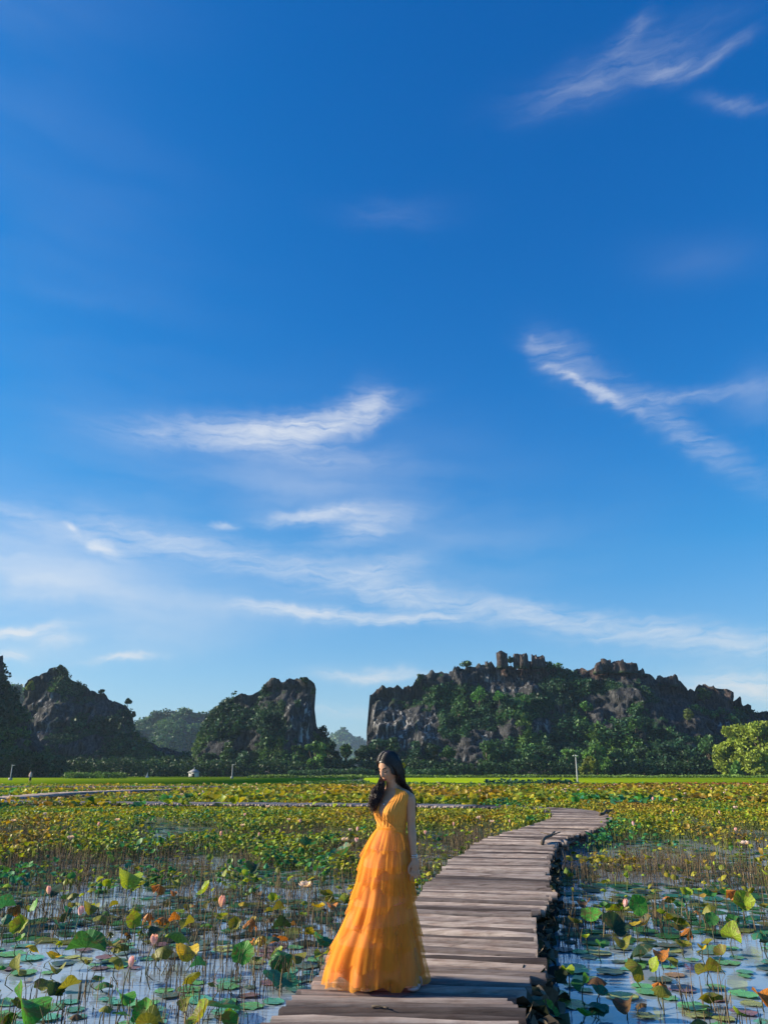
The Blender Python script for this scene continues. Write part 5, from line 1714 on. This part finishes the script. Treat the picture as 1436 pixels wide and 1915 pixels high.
def head_local(nu=72, nv=60):
    th = np.linspace(0.03, math.pi - 0.03, nv)
    ph = np.arange(nu) / nu * 2 * math.pi
    TH, PH = np.meshgrid(th, ph, indexing='ij')
    x = 0.069 * np.sin(TH) * np.cos(PH)
    y = 0.090 * np.sin(TH) * np.sin(PH)
    z = -0.114 * np.cos(TH)
    fr = np.clip(y / 0.09, 0, 1)
    s = np.clip((-0.015 - z) / 0.095, 0, 1)
    x = x * (1 - 0.42 * s ** 1.3)
    y = np.where(y < 0, y * (1 - 0.55 * s), y * (1 - 0.10 * s))
    y = y + 0.018 * s * fr
    G = lambda cx, sx, cz, sz: np.exp(-(((np.abs(x) - cx) / sx) ** 2 + ((z - cz) / sz) ** 2))
    G0 = lambda sx, cz, sz: np.exp(-((x / sx) ** 2 + ((z - cz) / sz) ** 2))
    nr = np.clip((0.026 - z) / 0.048, 0, 1) * np.clip((z + 0.040) / 0.012, 0, 1)
    y = y + fr * (0.021 * nr * np.exp(-(x / (0.008 + 0.006 * np.clip(-z / 0.03, 0, 1))) ** 2)
                  - 0.011 * G(0.030, 0.017, 0.010, 0.012) + 0.006 * G(0.030, 0.011, 0.007, 0.007) + 0.004 * G(0.028, 0.02, 0.028, 0.007)
                  + 0.006 * G(0.038, 0.018, -0.022, 0.02) + 0.010 * G0(0.020, -0.052, 0.006) + 0.009 * G0(0.018, -0.064, 0.006) - 0.006 * G0(0.022, -0.058, 0.0025)
                  + 0.010 * G0(0.02, -0.094, 0.014))
    return np.stack([x, y, z], -1)
HEADL = head_local()

def woman():
    root = link('person', None, loc=(0, PY, DECK), label='woman in a long orange dress looking down on the boardwalk', cat='person')
    # ---- body: torso, neck, head, arms, hands, legs, feet grown into one skin
    th = np.arange(48) / 48 * 2 * math.pi
    parts = [loft([tor_pt(h, th) for h in np.linspace(0.80, 1.50, 60)])]
    parts.append(loft(h2w(HEADL)))
    for s in (-1, 1):
        e = ball((0, 0, 0), (0.010, 0.018, 0.030), 10, 8)
        V = h2w(e[0] + [s * 0.070, -0.012, -0.004])
        parts.append((V, e[1], e[2]))
    shl = np.array([0.190, -0.062, 1.318])
    elb = np.array([0.212, -0.050, 1.108])
    wri = np.array([0.226, -0.100, 0.880])
    parts.append(limb([shl + [-.030, .025, -.005], shl + [.012, -.004, -.012], (shl * .55 + elb * .45) + [.008, 0, 0], elb, elb * .65 + wri * .35 + [0, -.004, 0], elb * .25 + wri * .75, wri], [.034, .041, .037, .0325, .0335, .026, .0215], 18))
    # left hand, hanging, fingers a little spread and curled
    pc = wri + [0.008, -0.012, -0.048]
    pal = ball((0, 0, 0), (0.036, 0.016, 0.052), 14, 10)
    parts.append((pal[0] + pc, pal[1], pal[2]))
    parts.append(limb([wri, wri + [.003, -.005, -.02], pc], [.0215, .021, .020], 12))
    for k, (dx, ln, out, cu) in enumerate([(-.024, .072, -.010, .020), (-.008, .080, .000, .024), (.009, .076, .008, .026), (.024, .062, .020, .024)]):
        b0 = pc + [dx, -.002, -.034]
        b1 = b0 + [out * .35, -.006, -ln * .42]
        b2 = b0 + [out * .75, -.002 + cu * .25, -ln * .75]
        b3 = b0 + [out, cu, -ln]
        parts.append(limb([b0, b1, b2, b3], [.0092, .0086, .0078, .0066], 9))
    t0 = pc + [-.028, -.004, .012]
    parts.append(limb([t0, t0 + [-.016, -.010, -.026], t0 + [-.019, -.010, -.050], t0 + [-.014, -.008, -.068]], [.0115, .0105, .009, .0075], 9))
    # right arm folded behind her back
    shr = np.array([-.030, .105, 1.318])
    elr = np.array([.005, .205, 1.115])
    wrr = np.array([.095, .185, .985])
    parts.append(limb([shr + [.03, -.03, .012], shr, (shr + elr) / 2, elr, (elr + wrr) / 2, wrr], [.040, .044, .038, .033, .032, .023], 16))
    pr = wrr + [.045, -.008, -.022]
    pal = ball((0, 0, 0), (0.050, 0.017, 0.034), 14, 10)
    parts.append((pal[0] + pr, pal[1], pal[2]))
    for k, dz in enumerate((.022, .007, -.008, -.022)):
        b0 = pr + [.035, 0, dz]
        parts.append(limb([b0, b0 + [.026, -.004, -.004], b0 + [.044, -.012, -.012], b0 + [.052, -.022, -.020]], [.009, .0085, .0078, .0066], 8))
    parts.append(limb([pr + [-.01, 0, .028], pr + [.012, -.004, .046], pr + [.034, -.008, .052]], [.011, .010, .008], 8))
    # legs in a slow step
    for hip, kn, an, toe in (((.00, .03, .84), (-.055, -.03, .47), (-.07, -.02, .085), (-.135, -.125, .022)), ((.10, -.03, .84), (.15, .03, .47), (.245, .02, .095), (.205, -.105, .022))):
        hip, kn, an, toe = map(np.array, (hip, kn, an, toe))
        parts.append(limb([hip, hip * .6 + kn * .4, kn, kn * .62 + an * .38 + [.0, .012, 0], an * .85 + kn * .15, an], [.085, .072, .052, .05, .032, .030], 16))
        heel = an + [(an - toe)[0] * .25, (an - toe)[1] * .25, -.055]
        parts.append(limb([heel, an * .6 + toe * .4 + [0, 0, -.012], toe + (an - toe) * .25, toe], [.030, .033, .030, .020], 12))
    body = remeshed('body', parts, 0.0034, M['skin'], 3)
    link('body', body, root)
    # ---- face details
    Hf = HEADL.reshape(-1, 3)
    Hf = Hf[Hf[:, 1] > 0.01]
    def face_pt(x, z, out=0.0016):
        d = (Hf[:, 0] - x) ** 2 + (Hf[:, 2] - z) ** 2
        i = np.argsort(d)[:6]
        w_ = 1 / (d[i] + 1e-8)
        return np.array([x, (Hf[i, 1] * w_).sum() / w_.sum() + out, z])
    def strip(name, cl, wd, mat, out=0.0018):
        V, Q = [], []
        for k, ((x, z), ww) in enumerate(zip(cl, wd)):
            V += [face_pt(x, z + ww, out), face_pt(x, z, out + 0.0012), face_pt(x, z - ww, out)]
            if k:
                a = (k - 1) * 3
                Q += [[a, a + 3, a + 4, a + 1], [a + 1, a + 4, a + 5, a + 2]]
        link(name, mesh_np(name, h2w(np.array(V)), np.array(Q), mat, True), root)
    for s in (-1, 1):
        strip('eyebrow', [(s * (.013 + .0065 * k), .0285 + .004 * math.sin(k / 5 * 3.14 * .8)) for k in range(6)], [.0030, .0042, .0044, .0038, .0028, .0012], M['brow'])
        strip('eyelashes', [(s * (.017 + .0052 * k), .0045 - .0042 * math.sin(k / 5 * 3.14)) for k in range(6)], [.0016, .0036, .0044, .0044, .0038, .002], M['brow'])
    strip('lips', [(-.021 + .006 * k, -.0585 + .0012 * abs(k - 3.5) / 3.5) for k in range(8)], [.001, .0055, .0078, .0082, .0082, .0078, .0055, .001], M['lips'], 0.0012)
    # ---- hair: scalp cap and strands
    S = HEADL
    nv, nu, _ = S.shape
    n_ = S / (np.linalg.norm(S / [0.069, 0.09, 0.114], axis=2)[..., None] * [0.069, 0.09, 0.114] + 1e-9)
    n_ = S / np.array([0.069, 0.090, 0.114]) ** 2
    n_ /= np.linalg.norm(n_, axis=2)[..., None] + 1e-9
    cap = S + n_ * 0.010
    line = 0.072 - 18.0 * S[..., 0] ** 2
    hair_on = (S[..., 1] < 0.012) | (S[..., 2] > line) | ((np.abs(S[..., 0]) > 0.0535) & (S[..., 2] > -0.07))
    hair_on &= ~((S[..., 2] < -0.05) & (S[..., 1] > -0.03))
    Q = []
    for i in range(nv - 1):
        for j in range(nu):
            j2 = (j + 1) % nu
            if hair_on[i, j] and hair_on[i, j2] and hair_on[i + 1, j] and hair_on[i + 1, j2]:
                Q.append([i * nu + j, i * nu + j2, (i + 1) * nu + j2, (i + 1) * nu + j])
    hair = MB()
    top = np.arange(nu) + (nv - 1) * nu
    capV = np.vstack([h2w(cap).reshape(-1, 3), h2w(np.array([[0, 0, 0.125]]))])
    hair.add(capV, Q, np.stack([top, np.roll(top, -1), np.full(nu, nu * nv)], -1))
    rg = np.random.default_rng(5)
    def scalp(x, y, lift):
        q = 1 - (x / 0.069) ** 2 - (y / 0.09) ** 2
        return np.array([x * (1 + lift / .069), y * (1 + lift / .09), 0.114 * math.sqrt(max(q, 0.0)) + lift])
    def strand(ctrl, r0, r1):
        C = np.array(ctrl)
        Q_ = np.vstack([2 * C[0] - C[1], C, 2 * C[-1] - C[-2]])
        out = []
        for k in range(1, len(Q_) - 2):
            for t in (0, .34, .67):
                a, b, c, d = Q_[k - 1], Q_[k], Q_[k + 1], Q_[k + 2]
                out.append(0.5 * (2 * b + (c - a) * t + (2 * a - 5 * b + 4 * c - d) * t * t + (3 * b - a - 3 * c + d) * t ** 3))
        out.append(C[-1])
        hair.tube(out, np.linspace(r0, r1, len(out)), 4)
    for s in (-1, 1):
        for k in range(520):
            y0 = rg.uniform(-0.075, 0.064)
            lift = rg.uniform(0.009, 0.017)
            c = [h2w(scalp(s * 0.003, y0, lift)), h2w(scalp(s * 0.036, y0 * 0.97, lift + .004)),
                 h2w(np.array([s * (0.074 + rg.uniform(0, .010)), y0 * 0.62 - 0.004, 0.038])),
                 h2w(np.array([s * (0.078 + rg.uniform(0, .014)), y0 * 0.48 - 0.012, -0.030]))]
            f_ = rg.uniform(0, 1)
            if s < 0:
                wv = rg.normal(0, .007, 3)
                c += [np.array([-.022 + .060 * (f_ - .5), -.050 + rg.uniform(-.04, .05), 1.420]),
                      np.array([-.055 + .090 * (f_ - .5) + wv[0], -.050 + rg.uniform(-.035, .05), 1.345 + rg.normal(0, .01)]),
                      np.array([-.080 + .065 * (f_ - .5) + wv[1], -.075 + rg.uniform(-.03, .03), 1.275 + rg.normal(0, .015)]),
                      np.array([-.088 + .045 * (f_ - .5) + wv[2], -.080 + rg.uniform(-.03, .02), 1.258 + rg.normal(0, .032)])]
            else:
                c += [np.array([.130 + .075 * (f_ - .5), .000 + rg.uniform(-.06, .06), 1.425]),
                      np.array([.168 + .085 * (f_ - .5), .045 + rg.uniform(-.03, .05), 1.368 + rg.normal(0, .008)]),
                      np.array([.205 + .070 * (f_ - .5) + rg.normal(0, .005), .070 + rg.uniform(-.02, .05), 1.300 + rg.normal(0, .012)]),
                      np.array([.235 + .050 * (f_ - .5) + rg.normal(0, .008), .060 + rg.uniform(-.02, .05), 1.225 + rg.normal(0, .03)])]
            strand(c, 0.0026, 0.0008)
    for k in range(320):
        s = rg.uniform(-1, 1)
        lift = rg.uniform(0.008, 0.016)
        c = [h2w(scalp(s * 0.02, -0.045, lift)), h2w(np.array([s * 0.062, -0.090 * math.sqrt(1 - .5 * s * s) - .014, 0.03])), h2w(np.array([s * 0.070, -0.098 * math.sqrt(1 - .5 * s * s) - .012, -0.04])),
             np.array([.105 + .075 * s, .085 + rg.uniform(-.03, .02), 1.40]), np.array([.12 + .10 * s, .125 + rg.uniform(-.03, .02), 1.31]), np.array([.135 + .095 * s + rg.normal(0, .01), .135 + rg.uniform(-.03, .02), 1.18 + rg.normal(0, .03)])]
        strand(c, 0.0045, 0.0012)
    hair_o = link('hair', hair.mesh('hair', M['hair'], True), root)
    # ---- yellow blossom tucked into the hair
    fx, fh = pl(754, 1431)
    fl = MB()
    for k in range(5):
        a = k / 5 * 6.283
        for (r0, r1, w_) in ((0.004, 0.024, 0.010),):
            ca, sa = math.cos(a), math.sin(a)
            P = np.array([[r0, -w_ * .3, 0], [r1 * .6, -w_, .006], [r1, 0, .004], [r1 * .6, w_, .006], [r0, w_ * .3, 0]])
            P = np.stack([P[:, 0] * ca - P[:, 1] * sa, P[:, 2] * -1, P[:, 0] * sa + P[:, 1] * ca], -1)
            fl.add(P + [fx, .005, fh], None, [[0, 1, 2], [0, 2, 3], [0, 3, 4]])
    link('hair_flower', fl.mesh('hair_flower', M['yellow']), hair_o)
    # ---- bodice with a deep V and wide straps
    nt, nh = 160, 40
    tt = np.arange(nt) / nt * 2 * math.pi
    deg = np.degrees(tt)
    top_h = np.interp(deg, [0, 8, 16, 26, 40, 58, 64, 74, 84, 92, 97, 104, 112, 122, 140, 154, 164, 172, 180, 200, 220, 240, 270, 300, 320, 340, 360],
                      [1.278, 1.305, 1.340, 1.362, 1.376, 1.381, 1.366, 1.310, 1.226, 1.168, 1.166, 1.226, 1.308, 1.378, 1.376, 1.362, 1.340, 1.305, 1.278, 1.290, 1.345, 1.365, 1.350, 1.365, 1.345, 1.290, 1.278])
    rings = []
    for k in range(nh):
        u = k / (nh - 1)
        h = 1.055 + (top_h - 1.055) * u
        P = np.zeros((nt, 3))
        for i in range(nt):
            fold = 0.0024 * math.sin(tt[i] * 26 + h[i] * 60) * math.exp(-((h[i] - 1.14) / 0.08) ** 2) + 0.0018 * math.sin(tt[i] * 40 - h[i] * 25)
            P[i] = tor_pt(h[i], tt[i:i + 1], 0.0085 + fold)[0]
        rings.append(P)
    V, Q, _ = loft(rings, False)
    bod = link('bodice', mesh_np('bodice', V, Q, M['bodice'], True), root)
    # the wrap edge that crosses the chest from her right strap to the left waist
    e = []
    for k in range(22):
        u = k / 21
        thd = math.radians(66 + (104 - 66) * 0) + 0
        a = np.interp(u, [0, .42, 1], [112, 92, 38])
        hh = np.interp(u, [0, .42, 1], [1.305, 1.168, 1.085])
        e.append(tor_pt(np.array([hh])[0], np.array([math.radians(a)]), 0.0125)[0])
    v, q, t3 = tube(e, 0.0042, 6)
    link('neckline', mesh_np('neckline', v, [q, t3], M['bodice'], True), bod)
    rings = [tor_pt(h, tt, 0.014 + 0.002 * math.sin(k * 1.5)) for k, h in enumerate(np.linspace(1.055, 1.098, 7))]
    V, Q, _ = loft(rings, False)
    link('waistband', mesh_np('waistband', V, Q, M['bodice'], True), bod)
    # ---- skirt: lining and tiers of tulle
    tab = [(1548, 706, 756), (1560, 698, 763), (1575, 691, 767), (1607, 677, 769), (1650, 668, 771), (1690, 657, 773), (1730, 641, 778), (1775, 621, 786), (1815, 607, 794), (1850, 601, 799)]
    hs = np.array([pl(718, y)[1] for y, _, _ in tab])[::-1]
    Ls = np.array([pl(l, y)[0] for y, l, _ in tab])[::-1]
    Rs = np.array([pl(r, y)[0] for y, _, r in tab])[::-1]
    def sk(h, th, off):
        L = np.interp(h, hs, Ls)
        R = np.interp(h, hs, Rs)
        t = np.clip(1 - h / 1.08, 0, 1)
        rx = (R - L) / 2 + off
        ry = rx * np.interp(t, [0, .2, 1], [0.95, 0.92, 0.74])
        A = 0.012 + 0.075 * t
        w_ = 1 + A * (0.5 * np.sin(7 * th + 1 + t) + 0.35 * np.sin(11 * th + 2.2 - t * 2) + 0.3 * np.sin(17 * th + 0.5)) - A * 0.4
        return np.stack([(L + R) / 2 + rx * w_ * np.cos(th), -0.01 + 0.09 * t + ry * w_ * np.sin(th) * -1.0, h + 0 * th], -1)
    nt = 200
    tt = np.arange(nt) / nt * 2 * math.pi
    rings = [sk(1.075 + (0.055 + 0.02 * np.sin(6 * tt) + 0.015 * np.sin(11 * tt + 1) - 1.075) * u, tt, -0.014) for u in np.linspace(0, 1, 46)]
    V, Q, _ = loft(rings, False)
    skirt = link('skirt', mesh_np('skirt', V, Q, M['under'], True), root)
    H0 = [1.075, 0.965, 0.845, 0.715, 0.575, 0.430, 0.290]
    LN = [0.165, 0.185, 0.200, 0.215, 0.225, 0.235, 0.285]
    rg = np.random.default_rng(8)
    for i, (h0, ln) in enumerate(zip(H0, LN)):
        p = rg.uniform(0, 6.28, 6)
        tri = lambda x: 2 / math.pi * np.arcsin(np.sin(x))
        dip = 1 + 0.24 * np.sin(2 * tt + p[0]) + 0.18 * tri(5 * tt + p[1] + np.sin(tt * 2)) + 0.10 * tri(11 * tt + p[2] + np.sin(tt * 3))
        sl = 0.030 * np.sin(tt + p[3])
        if i == 6:
            dip = 0.97 + 0.09 * tri(8 * tt + p[1] + np.sin(tt * 2)) + 0.06 * tri(13 * tt + p[2]) + 0.06 * np.cos(tt) * -1
            sl = 0 * tt
        rings = []
        ns = 14
        for k in range(ns):
            s = k / (ns - 1)
            h = np.maximum(h0 + sl - ln * dip * s, 0.006)
            wob = 1.5 * np.sin(2 * tt + p[1]) + 1.1 * np.sin(3 * tt + p[3])
            ruf = s * (0.013 * np.sin(13 * tt + p[4] + wob) + 0.008 * np.sin(21 * tt + p[5] - wob * 1.3) + 0.004 * np.sin(37 * tt + p[2] + wob * 2))
            off = 0.002 + 0.015 * s ** 0.8 + ruf * 0.75
            if i == 0:
                off = off + 0.004 * s
            rings.append(sk(h, tt, off))
        V, Q, _ = loft(rings, False)
        link('skirt_tier', mesh_np('skirt_tier', V, Q, M['tulle'], True), skirt)
    # ---- jewellery and sandals
    def ring(c, ax1, ax2, r1, r2, rad):
        a = np.linspace(0, 2 * math.pi, 25)
        return tube([np.asarray(c) + np.asarray(ax1) * r1 * math.cos(q) + np.asarray(ax2) * r2 * math.sin(q) for q in a], rad, 5, False)
    br = MB()
    for dz in (0.012, 0.024):
        v, q, t3 = ring(wri + [0, .004, dz], (1, 0, .05), (0, 1, .2), .0265, .0265, .0026)
        br.add(v, q, t3)
    link('bracelet', br.mesh('bracelet', M['silver'], True), root)
    e = []
    for k in range(25):
        a = math.radians(np.interp(k, [0, 12, 24], [30, 92, 154]))
        hh = 1.385 - 0.115 * (1 - abs(k - 12) / 12) ** 1.0
        e.append(tor_pt(hh, np.array([a]), 0.004)[0])
    nk = MB().tube(e, 0.0013, 5)
    V, Q, T = ball(e[12] + np.array([0, 0, -.008]), (0.006, 0.005, 0.009), 8, 6)
    nk.add(V, Q, T)
    link('necklace', nk.mesh('necklace', M['silver'], True), root)
    for an, toe in (((-.07, -.02, .085), (-.135, -.125, .022)), ((.245, .02, .095), (.205, -.105, .022))):
        an, toe = np.array(an), np.array(toe)
        d = (toe - an)
        d[2] = 0
        ln = np.linalg.norm(d)
        d /= ln
        sd = np.array([-d[1], d[0], 0])
        sh = MB()
        sole = []
        for u, w_ in ((-.45, .02), (-.3, .030), (0.1, .030), (.6, .040), (.95, .038), (1.2, .022)):
            sole.append((an * [1, 1, 0] + d * u * ln, w_))
        V, Q = [], []
        for k, (c, w_) in enumerate(sole):
            z0 = 0.004
            V += [c + sd * w_ + [0, 0, z0], c - sd * w_ + [0, 0, z0], c - sd * w_ + [0, 0, z0 + .016], c + sd * w_ + [0, 0, z0 + .016]]
            if k:
                a = (k - 1) * 4
                Q += [[a + j, a + (j + 1) % 4, a + 4 + (j + 1) % 4, a + 4 + j] for j in range(4)]
        Q += [[0, 3, 2, 1], [20, 21, 22, 23]]
        sh.add(np.array(V), Q)
        for u, hgt in ((.75, .052), (.1, .085)):
            c = an * [1, 1, 0] + d * u * ln
            sh.tube([c + sd * .042 + [0, 0, .012], c + sd * .034 + [0, 0, hgt * .7], c + [0, 0, hgt], c - sd * .034 + [0, 0, hgt * .7], c - sd * .042 + [0, 0, .012]], 0.005, 6)
        link('sandal', sh.mesh('sandal', M['shoe'], True), root)
    return root
woman()

def walker():
    x, y = ground(57, 1461, DECK)
    y = 128.0
    x = at(57, 1458, y)[0]
    root = link('person', None, loc=(x, y, 0.30), label='tiny distant person in a pale top standing near the left edge', cat='person')
    P = [limb([(-.1, 0, .9), (-.12, -.02, .48), (-.12, 0, .05), (-.12, -.12, .03)], [.085, .06, .045, .035]), limb([(.1, 0, .9), (.12, .04, .48), (.13, .06, .05), (.13, -.06, .03)], [.085, .06, .045, .035]),
         limb([(0, 0, .85), (0, 0, 1.1), (0, 0, 1.36)], [.16, .14, .15]), limb([(0, 0, 1.35), (0, 0, 1.5)], [.06, .055]), ball((0, -.01, 1.62), (.085, .1, .12)),
         limb([(-.17, 0, 1.38), (-.26, -.02, 1.12), (-.2, -.16, .95)], [.055, .045, .035]), limb([(.17, 0, 1.38), (.25, .0, 1.12), (.27, -.06, .88)], [.055, .045, .035]),
         ball((-.18, -.2, .92), (.035, .04, .05)), ball((.27, -.08, .8), (.03, .035, .06))]
    link('body', remeshed('body', P, 0.02, M['skin'], 2), root)
    V, Q, T = limb([(0, 0, .86), (0, 0, 1.1), (0, 0, 1.37)], [.185, .165, .175])
    link('shirt', mesh_np('shirt', V, [Q, T], M['shirt'], True), root)
    V, Q, T = limb([(0, 0, .45), (0, 0, .65), (0, 0, .92)], [.18, .18, .17])
    link('shorts', mesh_np('shorts', V, [Q, T], M['mud'], True), root)
    V, Q, T = ball((0, .01, 1.66), (.10, .115, .11))
    link('hair', mesh_np('hair', V, [Q, T], M['hair'], True), root)
M['shirt'] = simple('pale pink shirt', (0.62, 0.48, 0.48), 0.8)
walker()

# ------------------------------------------------------------------ the air of the valley
def haze():
    m = bpy.data.materials.new('valley haze')
    m.use_nodes = True
    w = NT(m.node_tree)
    v = w.n('ShaderNodeVolumePrincipled', {'Color': (0.55, 0.78, 1.0, 1.0), 'Density': 0.00011, 'Anisotropy': 0.2})
    out = w.n('ShaderNodeOutputMaterial')
    w.link(v.outputs[0], out.inputs['Volume'])
    b = MB()
    b.box((0, 1350, 57.0), (3600, 2900, 117.0))
    link('haze', b.mesh('haze', m), kind='stuff', label='thin blue haze filling the valley', cat='haze')
haze()
